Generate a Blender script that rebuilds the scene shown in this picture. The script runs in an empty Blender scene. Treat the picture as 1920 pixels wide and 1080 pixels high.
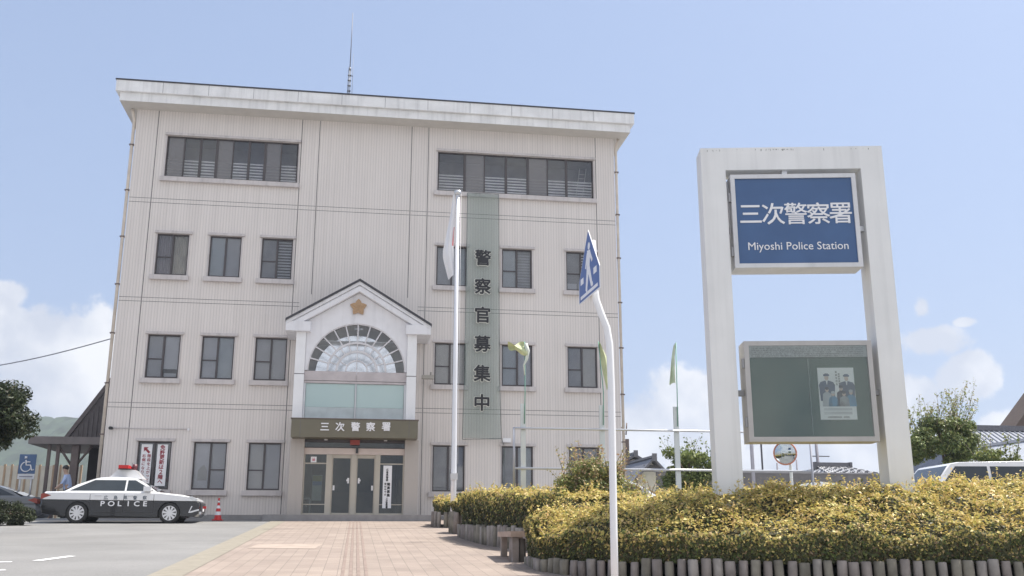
import bpy, bmesh, math, random
import numpy as np
from mathutils import Vector, Matrix
random.seed(7); rng = np.random.default_rng(7)
SC = bpy.context.scene
COL = SC.collection
R = math.radians

# ---------------------------------------------------------------- camera
CD, EZ = 35.1, -0.61                      # metres in front of the facade, eye height against the doorstep
FPX, PITCH, YAW = 1839.61, R(14.263), R(8.8906)
cam = bpy.data.cameras.new('camera'); camo = bpy.data.objects.new('camera', cam); COL.objects.link(camo)
cam.sensor_width = 36; cam.lens = FPX/1920*36; cam.clip_start = .1; cam.clip_end = 9000
camo.location = (0, -CD, EZ); camo.rotation_euler = (R(90)+PITCH, 0, -YAW)
SC.camera = camo

C0 = Vector((0, -CD, EZ))
FW = Vector((math.sin(YAW)*math.cos(PITCH), math.cos(YAW)*math.cos(PITCH), math.sin(PITCH)))
RT = Vector((math.cos(YAW), -math.sin(YAW), 0)); UP = RT.cross(FW)
def ray(px, py): return FW + RT*((px-960)/FPX) - UP*((py-540)/FPX)
def aty(px, py, y):
    r = ray(px, py); return C0 + r*((y+CD)/r.y)
def atd(px, py, d): return C0 + ray(px, py)*d
SL = 1.81/35.1
def gz(y): return SL*max(-27., min(0., y))

# ---------------------------------------------------------------- sun, sky, exposure
SUN_AZ, SUN_EL = R(10), R(63)             # from +x towards +y
SUN = Vector((math.cos(SUN_AZ)*math.cos(SUN_EL), math.sin(SUN_AZ)*math.cos(SUN_EL), math.sin(SUN_EL)))
sl = bpy.data.lights.new('sun', 'SUN'); sl.energy = 3.8; sl.angle = R(.53); sl.color = (1, .95, .87)
so = bpy.data.objects.new('sun', sl); COL.objects.link(so); so.rotation_euler = SUN.to_track_quat('Z', 'Y').to_euler()
SC.view_settings.view_transform = 'Standard'; SC.view_settings.look = 'None'
SC.view_settings.gamma = 1; SC.view_settings.exposure = .96
SC.cycles.use_denoising = True
SC.cycles.max_bounces = 8; SC.cycles.transparent_max_bounces = 16
SKY_STRENGTH = .107

def make_world():
    w = bpy.data.worlds.new('World'); SC.world = w; w.use_nodes = True
    nt = w.node_tree; N = nt.nodes; L = nt.links; N.clear()
    out = N.new('ShaderNodeOutputWorld'); bg = N.new('ShaderNodeBackground'); bg.inputs[1].default_value = SKY_STRENGTH
    sky = N.new('ShaderNodeTexSky'); sky.sky_type = 'NISHITA'; sky.sun_disc = False
    sky.sun_elevation = SUN_EL; sky.sun_rotation = math.atan2(SUN.x, SUN.y)
    sky.air_density = 1.0; sky.dust_density = 2.2; sky.ozone_density = 1.6
    tc = N.new('ShaderNodeTexCoord'); sx = N.new('ShaderNodeSeparateXYZ'); L.new(tc.outputs['Generated'], sx.inputs[0])
    def M(op, a, b=None, c=None):
        n = N.new('ShaderNodeMath'); n.operation = op
        for i, v in enumerate((a, b, c)):
            if v is None: continue
            if isinstance(v, (int, float)): n.inputs[i].default_value = v
            else: L.new(v, n.inputs[i])
        return n.outputs[0]
    az = M('ARCTAN2', sx.outputs[0], sx.outputs[1]); el = M('ARCSINE', sx.outputs[2])
    blobs = [(120,690,175,125,1.0),(20,600,60,40,.8),(90,740,80,50,1),(5,555,50,32,.9),(190,640,60,70,1),
             (1745,640,80,42,.9),(1820,705,70,55,1.05),(1715,745,50,50,.95),(1728,580,26,36,.75),(1808,604,28,13,.75),
             (1300,745,90,70,.9),(1235,810,150,80,.95),(1560,880,260,90,.95),(1895,800,70,50,.85),(1180,790,60,60,.8),
             (350,760,200,120,.9),(700,700,260,120,.9),(2150,760,220,110,.9),(-250,700,240,140,.95)]
    tot = None
    for px, py, rx, ry, amp in blobs:
        k = 1.35 if px < 1600 else 1.08; rx *= k; ry *= k
        d = ray(px, py).normalized(); a0, e0 = math.atan2(d.x, d.y), math.asin(d.z)
        u = M('MULTIPLY', M('SUBTRACT', az, a0), FPX/rx); v = M('MULTIPLY', M('SUBTRACT', el, e0), FPX/ry)
        q = M('SQRT', M('ADD', M('MULTIPLY', u, u), M('MULTIPLY', v, v)))
        b = M('MULTIPLY', M('MAXIMUM', M('SUBTRACT', 1.0, q), 0.0), amp)
        tot = b if tot is None else M('MAXIMUM', tot, b)
    # unseen cumulus added behind the camera to brighten the shaded facade
    n2 = N.new('ShaderNodeTexNoise'); n2.inputs['Scale'].default_value = 3.2; n2.inputs['Detail'].default_value = 3
    L.new(tc.outputs['Generated'], n2.inputs['Vector'])
    back = M('MULTIPLY', M('MAXIMUM', M('MULTIPLY', sx.outputs[1], -1.0), 0.0), M('MULTIPLY', n2.outputs['Fac'], 1.9))
    tot = M('MAXIMUM', tot, back)
    nz = N.new('ShaderNodeTexNoise'); nz.inputs['Scale'].default_value = 21; nz.inputs['Detail'].default_value = 10; nz.inputs['Roughness'].default_value = .62
    L.new(tc.outputs['Generated'], nz.inputs['Vector'])
    f = M('ADD', tot, M('MULTIPLY', M('SUBTRACT', nz.outputs['Fac'], .5), 1.25))
    mr = N.new('ShaderNodeMapRange'); mr.interpolation_type = 'SMOOTHSTEP'
    L.new(f, mr.inputs[0]); mr.inputs[1].default_value = .24; mr.inputs[2].default_value = .46
    mask = M('MULTIPLY', mr.outputs[0], M('MINIMUM', M('MULTIPLY', tot, 5.0), 1.0))
    hz = N.new('ShaderNodeMapRange'); hz.interpolation_type = 'SMOOTHSTEP'    # pale milky air, thicker low down
    L.new(el, hz.inputs[0]); hz.inputs[1].default_value = .6; hz.inputs[2].default_value = -.05; hz.inputs[3].default_value = .55; hz.inputs[4].default_value = .80
    m1 = N.new('ShaderNodeMix'); m1.data_type = 'RGBA'; L.new(hz.outputs[0], m1.inputs[0]); L.new(sky.outputs[0], m1.inputs[6]); m1.inputs[7].default_value = (2.10, 2.58, 3.72, 1)
    n3 = N.new('ShaderNodeTexNoise'); n3.inputs['Scale'].default_value = 14; n3.inputs['Detail'].default_value = 8
    L.new(tc.outputs['Generated'], n3.inputs['Vector'])
    cr = N.new('ShaderNodeValToRGB'); cr.color_ramp.elements[0].position = .38; cr.color_ramp.elements[1].position = .6
    cr.color_ramp.elements[0].color = (3.3, 3.5, 4.0, 1); cr.color_ramp.elements[1].color = (5.2, 5.2, 5.25, 1)
    L.new(n3.outputs['Fac'], cr.inputs[0])
    m2 = N.new('ShaderNodeMix'); m2.data_type = 'RGBA'; L.new(M('MULTIPLY', mask, .92), m2.inputs[0]); L.new(m1.outputs[2], m2.inputs[6]); L.new(cr.outputs[0], m2.inputs[7])
    L.new(m2.outputs[2], bg.inputs[0]); L.new(bg.outputs[0], out.inputs[0])
make_world()

# ---------------------------------------------------------------- helpers
def lin(h):
    if isinstance(h, str):
        h = h.lstrip('#'); c = [int(h[i:i+2], 16)/255 for i in (0, 2, 4)]
        return tuple(x/12.92 if x <= .04045 else ((x+.055)/1.055)**2.4 for x in c)
    return tuple(h)
MATS = {}
def mat(name, col, rough=.6, var=.12, scale=3., bump=0., bscale=40., metal=0., spec=.5, stain=0., coat=0.):
    """plain principled surface with uneven tone and a little relief"""
    if name in MATS: return MATS[name]
    m = bpy.data.materials.new(name); m.use_nodes = True; nt = m.node_tree; N = nt.nodes; L = nt.links
    p = N['Principled BSDF']; c = lin(col)
    p.inputs['Roughness'].default_value = rough; p.inputs['Metallic'].default_value = metal
    p.inputs['Specular IOR Level'].default_value = spec; p.inputs['Coat Weight'].default_value = coat
    tc = N.new('ShaderNodeTexCoord')
    n = N.new('ShaderNodeTexNoise'); n.inputs['Scale'].default_value = scale; n.inputs['Detail'].default_value = 5
    L.new(tc.outputs['Object'], n.inputs['Vector'])
    mr = N.new('ShaderNodeMapRange'); mr.inputs[1].default_value = .3; mr.inputs[2].default_value = .7; mr.inputs[3].default_value = 1-var; mr.inputs[4].default_value = 1+var
    L.new(n.outputs['Fac'], mr.inputs[0])
    mx = N.new('ShaderNodeMix'); mx.data_type = 'RGBA'; mx.blend_type = 'MULTIPLY'; mx.inputs[0].default_value = 1
    mx.inputs[6].default_value = (*c, 1); L.new(mr.outputs[0], mx.inputs[7])
    o = mx.outputs[2]
    if stain:
        mp = N.new('ShaderNodeMapping'); mp.inputs['Scale'].default_value = (7, 7, .35); L.new(tc.outputs['Object'], mp.inputs[0])
        s = N.new('ShaderNodeTexNoise'); s.inputs['Scale'].default_value = 1.; s.inputs['Detail'].default_value = 6; L.new(mp.outputs[0], s.inputs['Vector'])
        r2 = N.new('ShaderNodeMapRange'); r2.inputs[1].default_value = .5; r2.inputs[2].default_value = .75; r2.inputs[3].default_value = 1; r2.inputs[4].default_value = 1-stain; L.new(s.outputs['Fac'], r2.inputs[0])
        m2 = N.new('ShaderNodeMix'); m2.data_type = 'RGBA'; m2.blend_type = 'MULTIPLY'; m2.inputs[0].default_value = 1; L.new(o, m2.inputs[6]); L.new(r2.outputs[0], m2.inputs[7]); o = m2.outputs[2]
    L.new(o, p.inputs['Base Color'])
    if bump:
        b = N.new('ShaderNodeBump'); b.inputs['Strength'].default_value = bump; b.inputs['Distance'].default_value = .02
        nb = N.new('ShaderNodeTexNoise'); nb.inputs['Scale'].default_value = bscale; nb.inputs['Detail'].default_value = 4; L.new(tc.outputs['Object'], nb.inputs['Vector'])
        L.new(nb.outputs['Fac'], b.inputs['Height']); L.new(b.outputs[0], p.inputs['Normal'])
    MATS[name] = m; return m

def siding_mat():
    m = bpy.data.materials.new('ribbed_siding'); m.use_nodes = True; nt = m.node_tree; N = nt.nodes; L = nt.links
    p = N['Principled BSDF']; p.inputs['Roughness'].default_value = .62
    tc = N.new('ShaderNodeTexCoord'); sx = N.new('ShaderNodeSeparateXYZ'); L.new(tc.outputs['Object'], sx.inputs[0])
    def M(op, a, b=None):
        n = N.new('ShaderNodeMath'); n.operation = op
        for i, v in enumerate((a, b)):
            if v is None: continue
            if isinstance(v, (int, float)): n.inputs[i].default_value = v
            else: L.new(v, n.inputs[i])
        return n.outputs[0]
    t = M('ADD', sx.outputs[0], sx.outputs[1])
    tri = M('PINGPONG', t, .05)                                   # ribs 100 mm apart
    rb = N.new('ShaderNodeMapRange'); rb.interpolation_type = 'SMOOTHSTEP'; L.new(tri, rb.inputs[0]); rb.inputs[1].default_value = .006; rb.inputs[2].default_value = .02
    mp = N.new('ShaderNodeMapping'); mp.inputs['Scale'].default_value = (5, 5, .18); L.new(tc.outputs['Object'], mp.inputs[0])
    st = N.new('ShaderNodeTexNoise'); st.inputs['Scale'].default_value = 1.3; st.inputs['Detail'].default_value = 6; L.new(mp.outputs[0], st.inputs['Vector'])
    big = N.new('ShaderNodeTexNoise'); big.inputs['Scale'].default_value = .35; big.inputs['Detail'].default_value = 4; L.new(tc.outputs['Object'], big.inputs['Vector'])
    v = M('ADD', M('MULTIPLY', M('SUBTRACT', st.outputs['Fac'], .5), .22), M('MULTIPLY', M('SUBTRACT', big.outputs['Fac'], .5), .16))
    v = M('ADD', M('ADD', v, 1.0), M('MULTIPLY', M('SUBTRACT', rb.outputs[0], 1.0), .13))
    mx = N.new('ShaderNodeMix'); mx.data_type = 'RGBA'; mx.blend_type = 'MULTIPLY'; mx.inputs[0].default_value = 1
    mx.inputs[6].default_value = (.745, .695, .66, 1); L.new(v, mx.inputs[7]); L.new(mx.outputs[2], p.inputs['Base Color'])
    b = N.new('ShaderNodeBump'); b.inputs['Strength'].default_value = .35; b.inputs['Distance'].default_value = .01; L.new(rb.outputs[0], b.inputs['Height']); L.new(b.outputs[0], p.inputs['Normal'])
    return m

def glass_mat(name, tint=(.75, .78, .8), film=None, film_amt=0.):
    """window pane: see-through, mirrors by fresnel; film = dusty or frosted share"""
    m = bpy.data.materials.new(name); m.use_nodes = True; nt = m.node_tree; N = nt.nodes; L = nt.links; N.clear()
    o = N.new('ShaderNodeOutputMaterial'); t = N.new('ShaderNodeBsdfTransparent'); t.inputs[0].default_value = (*tint, 1)
    g = N.new('ShaderNodeBsdfGlossy'); g.inputs['Roughness'].default_value = .02; g.inputs[0].default_value = (1, 1, 1, 1)
    fr = N.new('ShaderNodeFresnel'); fr.inputs[0].default_value = 1.6
    x = N.new('ShaderNodeMixShader'); L.new(fr.outputs[0], x.inputs[0])
    base = t.outputs[0]
    if film:
        d = N.new('ShaderNodeBsdfDiffuse'); d.inputs[0].default_value = (*film, 1)
        y = N.new('ShaderNodeMixShader'); y.inputs[0].default_value = film_amt; L.new(base, y.inputs[1]); L.new(d.outputs[0], y.inputs[2]); base = y.outputs[0]
    L.new(base, x.inputs[1]); L.new(g.outputs[0], x.inputs[2]); L.new(x.outputs[0], o.inputs[0])
    MATS[name] = m; return m

def leaf_mat(name):
    m = bpy.data.materials.new(name); m.use_nodes = True; nt = m.node_tree; N = nt.nodes; L = nt.links; N.clear()
    o = N.new('ShaderNodeOutputMaterial'); a = N.new('ShaderNodeAttribute'); a.attribute_name = 'Col'
    p = N.new('ShaderNodeBsdfPrincipled'); p.inputs['Roughness'].default_value = .5; p.inputs['Specular IOR Level'].default_value = .35; L.new(a.outputs[0], p.inputs['Base Color'])
    t = N.new('ShaderNodeBsdfTranslucent'); L.new(a.outputs[0], t.inputs[0])
    x = N.new('ShaderNodeMixShader'); x.inputs[0].default_value = .3; L.new(p.outputs[0], x.inputs[1]); L.new(t.outputs[0], x.inputs[2]); L.new(x.outputs[0], o.inputs[0])
    MATS[name] = m; return m

class MB:
    def __init__(s): s.bm = bmesh.new(); s.mi = 0
    def face(s, pts):
        f = s.bm.faces.new([s.bm.verts.new(p) for p in pts]); f.material_index = s.mi; return f
    def box(s, x0, x1, y0, y1, z0, z1, M=None):
        v = [(x, y, z) for z in (z0, z1) for y in (y0, y1) for x in (x0, x1)]
        vs = [s.bm.verts.new(M @ Vector(p) if M else p) for p in v]
        for q in ((0,2,3,1),(4,5,7,6),(0,1,5,4),(2,6,7,3),(0,4,6,2),(1,3,7,5)):
            s.bm.faces.new([vs[i] for i in q]).material_index = s.mi
        return s
    def tube(s, pts, r, n=10, caps=True):
        pts = [Vector(p) for p in pts]; rs = r if isinstance(r, (list, tuple)) else [r]*len(pts)
        rings = []
        t0 = (pts[1]-pts[0]).normalized(); a = t0.orthogonal().normalized()
        for i, p in enumerate(pts):
            t = (pts[min(i+1, len(pts)-1)]-pts[max(i-1, 0)]).normalized()
            a = (a-t*a.dot(t)).normalized(); b = t.cross(a)
            rings.append([s.bm.verts.new(p+(a*math.cos(2*math.pi*k/n)+b*math.sin(2*math.pi*k/n))*rs[i]) for k in range(n)])
        for i in range(len(rings)-1):
            for k in range(n):
                f = s.bm.faces.new((rings[i][k], rings[i][(k+1)%n], rings[i+1][(k+1)%n], rings[i+1][k])); f.smooth = True; f.material_index = s.mi
        if caps:
            s.bm.faces.new(rings[0][::-1]).material_index = s.mi; s.bm.faces.new(rings[-1]).material_index = s.mi
        return s
    def prism(s, pts, d0, d1, axis='y', M=None):
        """polygon pts (u,v) extruded from d0 to d1 along axis (y: u=x v=z; x: u=y v=z; z: u=x v=y)"""
        def P(u, v, d):
            p = {'y': (u, d, v), 'x': (d, u, v), 'z': (u, v, d)}[axis]
            return M @ Vector(p) if M else p
        a = [s.bm.verts.new(P(u, v, d0)) for u, v in pts]; b = [s.bm.verts.new(P(u, v, d1)) for u, v in pts]
        n = len(pts)
        s.bm.faces.new(a).material_index = s.mi; s.bm.faces.new(b[::-1]).material_index = s.mi
        for i in range(n): s.bm.faces.new((a[i], b[i], b[(i+1)%n], a[(i+1)%n])).material_index = s.mi
        return s
    def each(s, name, mats, parent=None, **k):
        """every separate piece becomes an object of its own"""
        s.bm.verts.index_update(); seen = {}; groups = []
        for v in s.bm.verts:
            if v in seen: continue
            stack = [v]; seen[v] = len(groups); g = []
            while stack:
                q = stack.pop(); g.append(q)
                for e in q.link_edges:
                    o = e.other_vert(q)
                    if o not in seen: seen[o] = len(groups); stack.append(o)
            groups.append(g)
        out = []
        for i, g in enumerate(groups):
            m = MB(); mp = {v: m.bm.verts.new(v.co) for v in g}
            for f in {f for v in g for f in v.link_faces}:
                nf = m.bm.faces.new([mp[v] for v in f.verts]); nf.smooth = f.smooth; nf.material_index = f.material_index
            out.append(m.build(name, mats, parent, **k))
        s.bm.free(); return out
    def build(s, name, mats, parent=None, bevel=0., smooth=False):
        if bevel:
            bmesh.ops.bevel(s.bm, geom=[e for e in s.bm.edges if len(e.link_faces) == 2 and e.calc_face_angle(0) > .5], offset=bevel, segments=2, affect='EDGES', clamp_overlap=True)
        bmesh.ops.recalc_face_normals(s.bm, faces=s.bm.faces[:])
        me = bpy.data.meshes.new(name); s.bm.to_mesh(me); s.bm.free()
        if smooth:
            for f in me.polygons: f.use_smooth = True
        for m in (mats if isinstance(mats, (list, tuple)) else [mats]): me.materials.append(m)
        return link(name, me, parent)
WM = {}
def link(name, me, parent=None):
    o = bpy.data.objects.new(name, me); COL.objects.link(o); WM[o.name] = Matrix.Identity(4)
    if parent: adopt(o, parent)
    return o
def adopt(o, parent):
    o.parent = parent; o.matrix_parent_inverse = WM.get(parent.name, Matrix.Identity(4)).inverted()
def thing(name, label, cat, loc=(0,0,0), rz=0., group=None):
    o = bpy.data.objects.new(name, None); COL.objects.link(o); o.empty_display_size = .2
    o.location = loc; o.rotation_euler = (0, 0, rz); WM[o.name] = Matrix.Translation(loc) @ Matrix.Rotation(rz, 4, 'Z')
    return tag(o, label, cat, group)
def tag(o, label, cat, group=None):
    o['label'] = label; o['category'] = cat
    if group: o['group'] = group
    return o
def struct(o, kind='structure'): o['kind'] = kind; return o
def text(name, s, size, M, m, parent, depth=.01, bold=0., sx=1., align='CENTER'):
    c = bpy.data.curves.new(name, 'FONT'); c.body = s; c.size = size; c.align_x = align; c.align_y = 'CENTER'
    c.extrude = depth/2; c.resolution_u = 3
    t = bpy.data.objects.new('tmp', c); COL.objects.link(t); bpy.context.view_layer.update()
    me = bpy.data.meshes.new_from_object(t.evaluated_get(bpy.context.evaluated_depsgraph_get()))
    bpy.data.objects.remove(t); bpy.data.curves.remove(c)
    # centre on the ink box
    if len(me.vertices):
        co = np.empty(len(me.vertices)*3, np.float32); me.vertices.foreach_get('co', co); co = co.reshape(-1, 3)
        if align == 'CENTER': co[:, :2] -= (co[:, :2].min(0)+co[:, :2].max(0))/2
        co[:, 0] *= sx; me.vertices.foreach_set('co', co.ravel())
    if bold:
        bm = bmesh.new(); bm.from_mesh(me); src = bm.verts[:]+bm.edges[:]+bm.faces[:]
        k = 8 if bold > .02 else 4
        for i in range(k):
            a = 2*math.pi*i/k+.3; d = bmesh.ops.duplicate(bm, geom=src)
            bmesh.ops.translate(bm, vec=(bold*math.cos(a), bold*math.sin(a), -.0006*(i+1)), verts=[v for v in d['geom'] if isinstance(v, bmesh.types.BMVert)])
        bm.to_mesh(me); bm.free()
    me.materials.clear(); me.materials.append(m); me.transform(M)
    me.name = name
    return link(name, me, parent)
def stand(p, right=Vector((1,0,0))):
    """matrix that stands xy lettering up at p, reading along right"""
    r = Vector(right).normalized(); u = Vector((0,0,1)); n = r.cross(u)
    return Matrix(((r.x,u.x,n.x,p[0]),(r.y,u.y,n.y,p[1]),(r.z,u.z,n.z,p[2]),(0,0,0,1)))
def unit(a): return a/np.maximum(np.linalg.norm(a, axis=1, keepdims=True), 1e-9)
def leaves(name, P, Nn, size, cols, m, parent=None, spread=.7, aspect=.5, fold=True):
    """one small pointed leaf at every P, facing roughly Nn"""
    n = len(P); P = np.asarray(P, float); Nn = unit(np.asarray(Nn, float)+rng.normal(0, spread, (n, 3)))
    t = rng.normal(0, 1, (n, 3))+np.array([0, 0, .7]); t = unit(t-Nn*np.sum(t*Nn, 1, keepdims=True)); b = np.cross(Nn, t)
    s = (size*rng.uniform(.5, 1.5, n))[:, None] if np.isscalar(size) else np.asarray(size)[:, None]
    V = np.empty((n, 4, 3)); V[:, 0] = P-t*s*.5; V[:, 1] = P+b*s*aspect*.5+Nn*s*.08; V[:, 2] = P+t*s*.5; V[:, 3] = P-b*s*aspect*.5+Nn*s*.08
    me = bpy.data.meshes.new(name); me.vertices.add(4*n); me.vertices.foreach_set('co', V.ravel().astype(np.float32))
    me.loops.add(4*n); me.loops.foreach_set('vertex_index', np.arange(4*n, dtype=np.int32))
    me.polygons.add(n); me.polygons.foreach_set('loop_start', np.arange(0, 4*n, 4, dtype=np.int32)); me.polygons.foreach_set('loop_total', np.full(n, 4, np.int32))
    me.update(calc_edges=True)
    ca = me.color_attributes.new('Col', 'FLOAT_COLOR', 'POINT')
    c4 = np.ones((n, 4, 4), np.float32); c4[:, :, :3] = np.asarray(cols)[:, None, :]; ca.data.foreach_set('color', c4.ravel())
    me.materials.append(m); return link(name, me, parent)
def pick(pal, w, n, jit=.18):
    pal = np.array([lin(c) for c in pal]); i = rng.choice(len(pal), n, p=np.array(w)/sum(w))
    return np.clip(pal[i]*rng.uniform(1-jit, 1+jit, (n, 1)), 0, 1)

# ---------------------------------------------------------------- materials
SID = siding_mat()
M_trim = mat('pale_trim', (.60, .56, .55), .6, .08, stain=.2)
M_seam = mat('dark_seam', (.15, .145, .15), .8)
M_frame = mat('brown_sash', (.075, .066, .07), .45)
M_white = mat('white_render', (.80, .80, .83), .6, .04, stain=.12)
M_fascia = mat('weathered_fascia', (.83, .83, .83), .55, .10, 1.5, stain=.18)
M_soffit = mat('soffit_board', (.62, .595, .56), .7, .05)
M_rooftile = mat('dark_roof_tile', (.05, .05, .06), .5, .2, 9)
M_blind = mat('grey_blind', (.66, .66, .67), .8, .05)
M_blindlt = mat('pale_blind', (.84, .84, .85), .8, .05)
BLINDS = [M_blind, mat('grey_blind_dull', (.52, .53, .55), .8, .08), M_blindlt, mat('pale_blind_warm', (.80, .78, .73), .8, .06), mat('pale_blind_cool', (.70, .75, .76), .8, .06)]
M_curtain = mat('cream_curtain', (.78, .72, .60), .85, .1)
M_room = mat('dim_room', (.16, .16, .17), .9)
M_stone = mat('beige_granite', (.46, .42, .385), .5, .1, 60, stain=.15)
M_olive = mat('olive_cladding', (.16, .145, .10), .4, .05)
M_bronze = mat('champagne_frame', (.50, .46, .39), .4, .05)
M_pink = mat('lintel_panel', (.68, .58, .53), .45, .05)
M_black = mat('black_paint', (.03, .03, .032), .35)
M_ink = mat('black_ink', (.025, .025, .03), .6)
M_letw = mat('white_letter', (.85, .85, .87), .4, .02)
M_steel = mat('satin_steel', (.62, .63, .65), .35, .05, metal=.6)
M_alu = mat('aluminium_box', (.66, .66, .67), .4, .06, metal=.35, stain=.12)
M_whitepaint = mat('white_enamel', (.84, .845, .86), .35, .03)
M_concrete = mat('pale_concrete', (.265, .238, .19), .8, .1, 6, bump=.2)
M_blue = mat('sign_blue', (.045, .12, .36), .35, .04)
M_navy = mat('panel_blue', (.055, .12, .265), .35, .06)
M_red = mat('red_plastic', (.62, .03, .03), .35)
M_wood = mat('weathered_wood', (.27, .235, .215), .8, .25, 5, bump=.3, stain=.3)
WOODS = [M_wood, mat('grey_wood', (.32, .29, .265), .85, .25, 6, bump=.3, stain=.35), mat('mossy_wood', (.235, .215, .175), .85, .3, 5, bump=.3, stain=.3)]
M_woodl = mat('cut_plank', (.42, .32, .26), .75, .2, 8, bump=.2)
M_gold = mat('gilt', (.44, .29, .17), .4, .12, 20, metal=.5)
M_brown = mat('brown_metal', (.16, .125, .115), .55, .1)
M_soil = mat('soil', (.09, .07, .05), .95, .3, 8)
M_bark = mat('bark', (.16, .12, .09), .9, .3, 12, bump=.4)
M_rubber = mat('tyre_rubber', (.03, .03, .03), .8)
M_carwhite = mat('car_white', (.82, .82, .83), .18, .02, coat=.6)
M_carblack = mat('car_black', (.016, .016, .018), .22, .02, coat=.5)
M_carglass = mat('car_glass', (.035, .045, .055), .06, .1, 3)
M_chrome = mat('alloy_rim', (.72, .72, .74), .3, .03, metal=.8)
G_clear = glass_mat('window_glass', (.84, .85, .87))
G_ribbon = glass_mat('ribbon_glass', (.95, .955, .97))
G_screen = glass_mat('screened_glass', (.7, .7, .7), (.34, .33, .34), .42)
G_dark = glass_mat('door_glass', (.62, .66, .66))
G_case = glass_mat('case_glass', (.93, .96, .95))
G_aqua = glass_mat('frosted_aqua_glass', (.6, .75, .75), (.56, .72, .71), .8)
LEAF = leaf_mat('leaf')

# ---------------------------------------------------------------- ground
def ground():
    # one sheet: flat round the station, falling towards the street, flat again
    m = mat('asphalt', (.215, .211, .205), .9, .13, .55, bump=.3, bscale=90)
    nt = m.node_tree; N = nt.nodes; L = nt.links; p = N['Principled BSDF']; src = p.inputs['Base Color'].links[0].from_socket
    tc = N.new('ShaderNodeTexCoord'); sp = N.new('ShaderNodeTexNoise'); sp.inputs['Scale'].default_value = 45; sp.inputs['Detail'].default_value = 3; L.new(tc.outputs['Object'], sp.inputs['Vector'])
    vo = N.new('ShaderNodeTexVoronoi'); vo.feature = 'DISTANCE_TO_EDGE'; vo.inputs['Scale'].default_value = .16; nd = N.new('ShaderNodeTexNoise'); nd.inputs['Scale'].default_value = 1.6; nd.inputs['Detail'].default_value = 5; L.new(tc.outputs['Object'], nd.inputs['Vector'])
    wv = N.new('ShaderNodeMix'); wv.data_type = 'RGBA'; wv.inputs[0].default_value = .35; L.new(tc.outputs['Object'], wv.inputs[6]); L.new(nd.outputs['Color'], wv.inputs[7]); L.new(wv.outputs[2], vo.inputs['Vector'])
    ck = N.new('ShaderNodeMapRange'); L.new(vo.outputs['Distance'], ck.inputs[0]); ck.inputs[1].default_value = .0; ck.inputs[2].default_value = .006; ck.inputs[3].default_value = .78; ck.inputs[4].default_value = 1
    s2 = N.new('ShaderNodeMapRange'); L.new(sp.outputs['Fac'], s2.inputs[0]); s2.inputs[1].default_value = .3; s2.inputs[2].default_value = .7; s2.inputs[3].default_value = .84; s2.inputs[4].default_value = 1.14
    mm = N.new('ShaderNodeMath'); mm.operation = 'MULTIPLY'; L.new(ck.outputs[0], mm.inputs[0]); L.new(s2.outputs[0], mm.inputs[1])
    mx = N.new('ShaderNodeMix'); mx.data_type = 'RGBA'; mx.blend_type = 'MULTIPLY'; mx.inputs[0].default_value = 1; L.new(src, mx.inputs[6]); L.new(mm.outputs[0], mx.inputs[7]); L.new(mx.outputs[2], p.inputs['Base Color'])
    b = MB(); xs = (-880, -60, 60, 880); ys = (-110, -27, 0, 60, 980)
    for i in range(3):
        for j in range(4):
            b.face([(xs[i], ys[j], gz(ys[j])), (xs[i+1], ys[j], gz(ys[j])), (xs[i+1], ys[j+1], gz(ys[j+1])), (xs[i], ys[j+1], gz(ys[j+1]))])
    bmesh.ops.remove_doubles(b.bm, verts=b.bm.verts[:], dist=.001)
    struct(b.build('ground', m))
    # brick paved walk
    pm = bpy.data.materials.new('brick_paving'); pm.use_nodes = True; nt = pm.node_tree; N = nt.nodes; L = nt.links
    p = N['Principled BSDF']; p.inputs['Roughness'].default_value = .85
    tc = N.new('ShaderNodeTexCoord'); mp = N.new('ShaderNodeMapping'); mp.inputs['Rotation'].default_value = (0, 0, R(90)); L.new(tc.outputs['Object'], mp.inputs[0])
    br = N.new('ShaderNodeTexBrick'); br.inputs['Scale'].default_value = 1; br.inputs['Brick Width'].default_value = .4; br.inputs['Row Height'].default_value = .2; br.inputs['Mortar Size'].default_value = .006
    br.inputs['Color1'].default_value = (.31, .252, .212, 1); br.inputs['Color2'].default_value = (.275, .222, .188, 1); br.inputs['Mortar'].default_value = (.20, .165, .14, 1)
    L.new(mp.outputs[0], br.inputs['Vector'])
    n = N.new('ShaderNodeTexNoise'); n.inputs['Scale'].default_value = 1.1; n.inputs['Detail'].default_value = 6; L.new(tc.outputs['Object'], n.inputs['Vector'])
    mr = N.new('ShaderNodeMapRange'); mr.inputs[1].default_value = .3; mr.inputs[2].default_value = .7; mr.inputs[3].default_value = .86; mr.inputs[4].default_value = 1.12; L.new(n.outputs['Fac'], mr.inputs[0])
    mx = N.new('ShaderNodeMix'); mx.data_type = 'RGBA'; mx.blend_type = 'MULTIPLY'; mx.inputs[0].default_value = 1; L.new(br.outputs['Color'], mx.inputs[6]); L.new(mr.outputs[0], mx.inputs[7])
    L.new(mx.outputs[2], p.inputs['Base Color'])
    def sheet(x0, x1, y0, y1, up): return [(x0, y0, gz(y0)+up), (x1, y0, gz(y0)+up), (x1, y1, gz(y1)+up), (x0, y1, gz(y1)+up)]
    b = MB(); b.face(sheet(-2.16, 3.4, -26.5, -.02, .008)); struct(b.build('brick_path', pm))
    b = MB(); b.face(sheet(-2.62, -2.165, -26.5, -.02, .010)); struct(b.build('path_kerb', M_concrete))
    # four raised guide bars for blind walkers
    gm = mat('guide_bar', (.25, .19, .16), .8)
    b = MB()
    for k in range(4):
        x = -.15+k*.105; q = sheet(x, x+.045, -26, -2.2, .014)
        b.face(q); b.face([q[0], q[1], (q[1][0], q[1][1], q[1][2]-.006), (q[0][0], q[0][1], q[0][2]-.006)])
    struct(b.build('tactile_paving', gm))
    pts = []
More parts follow.
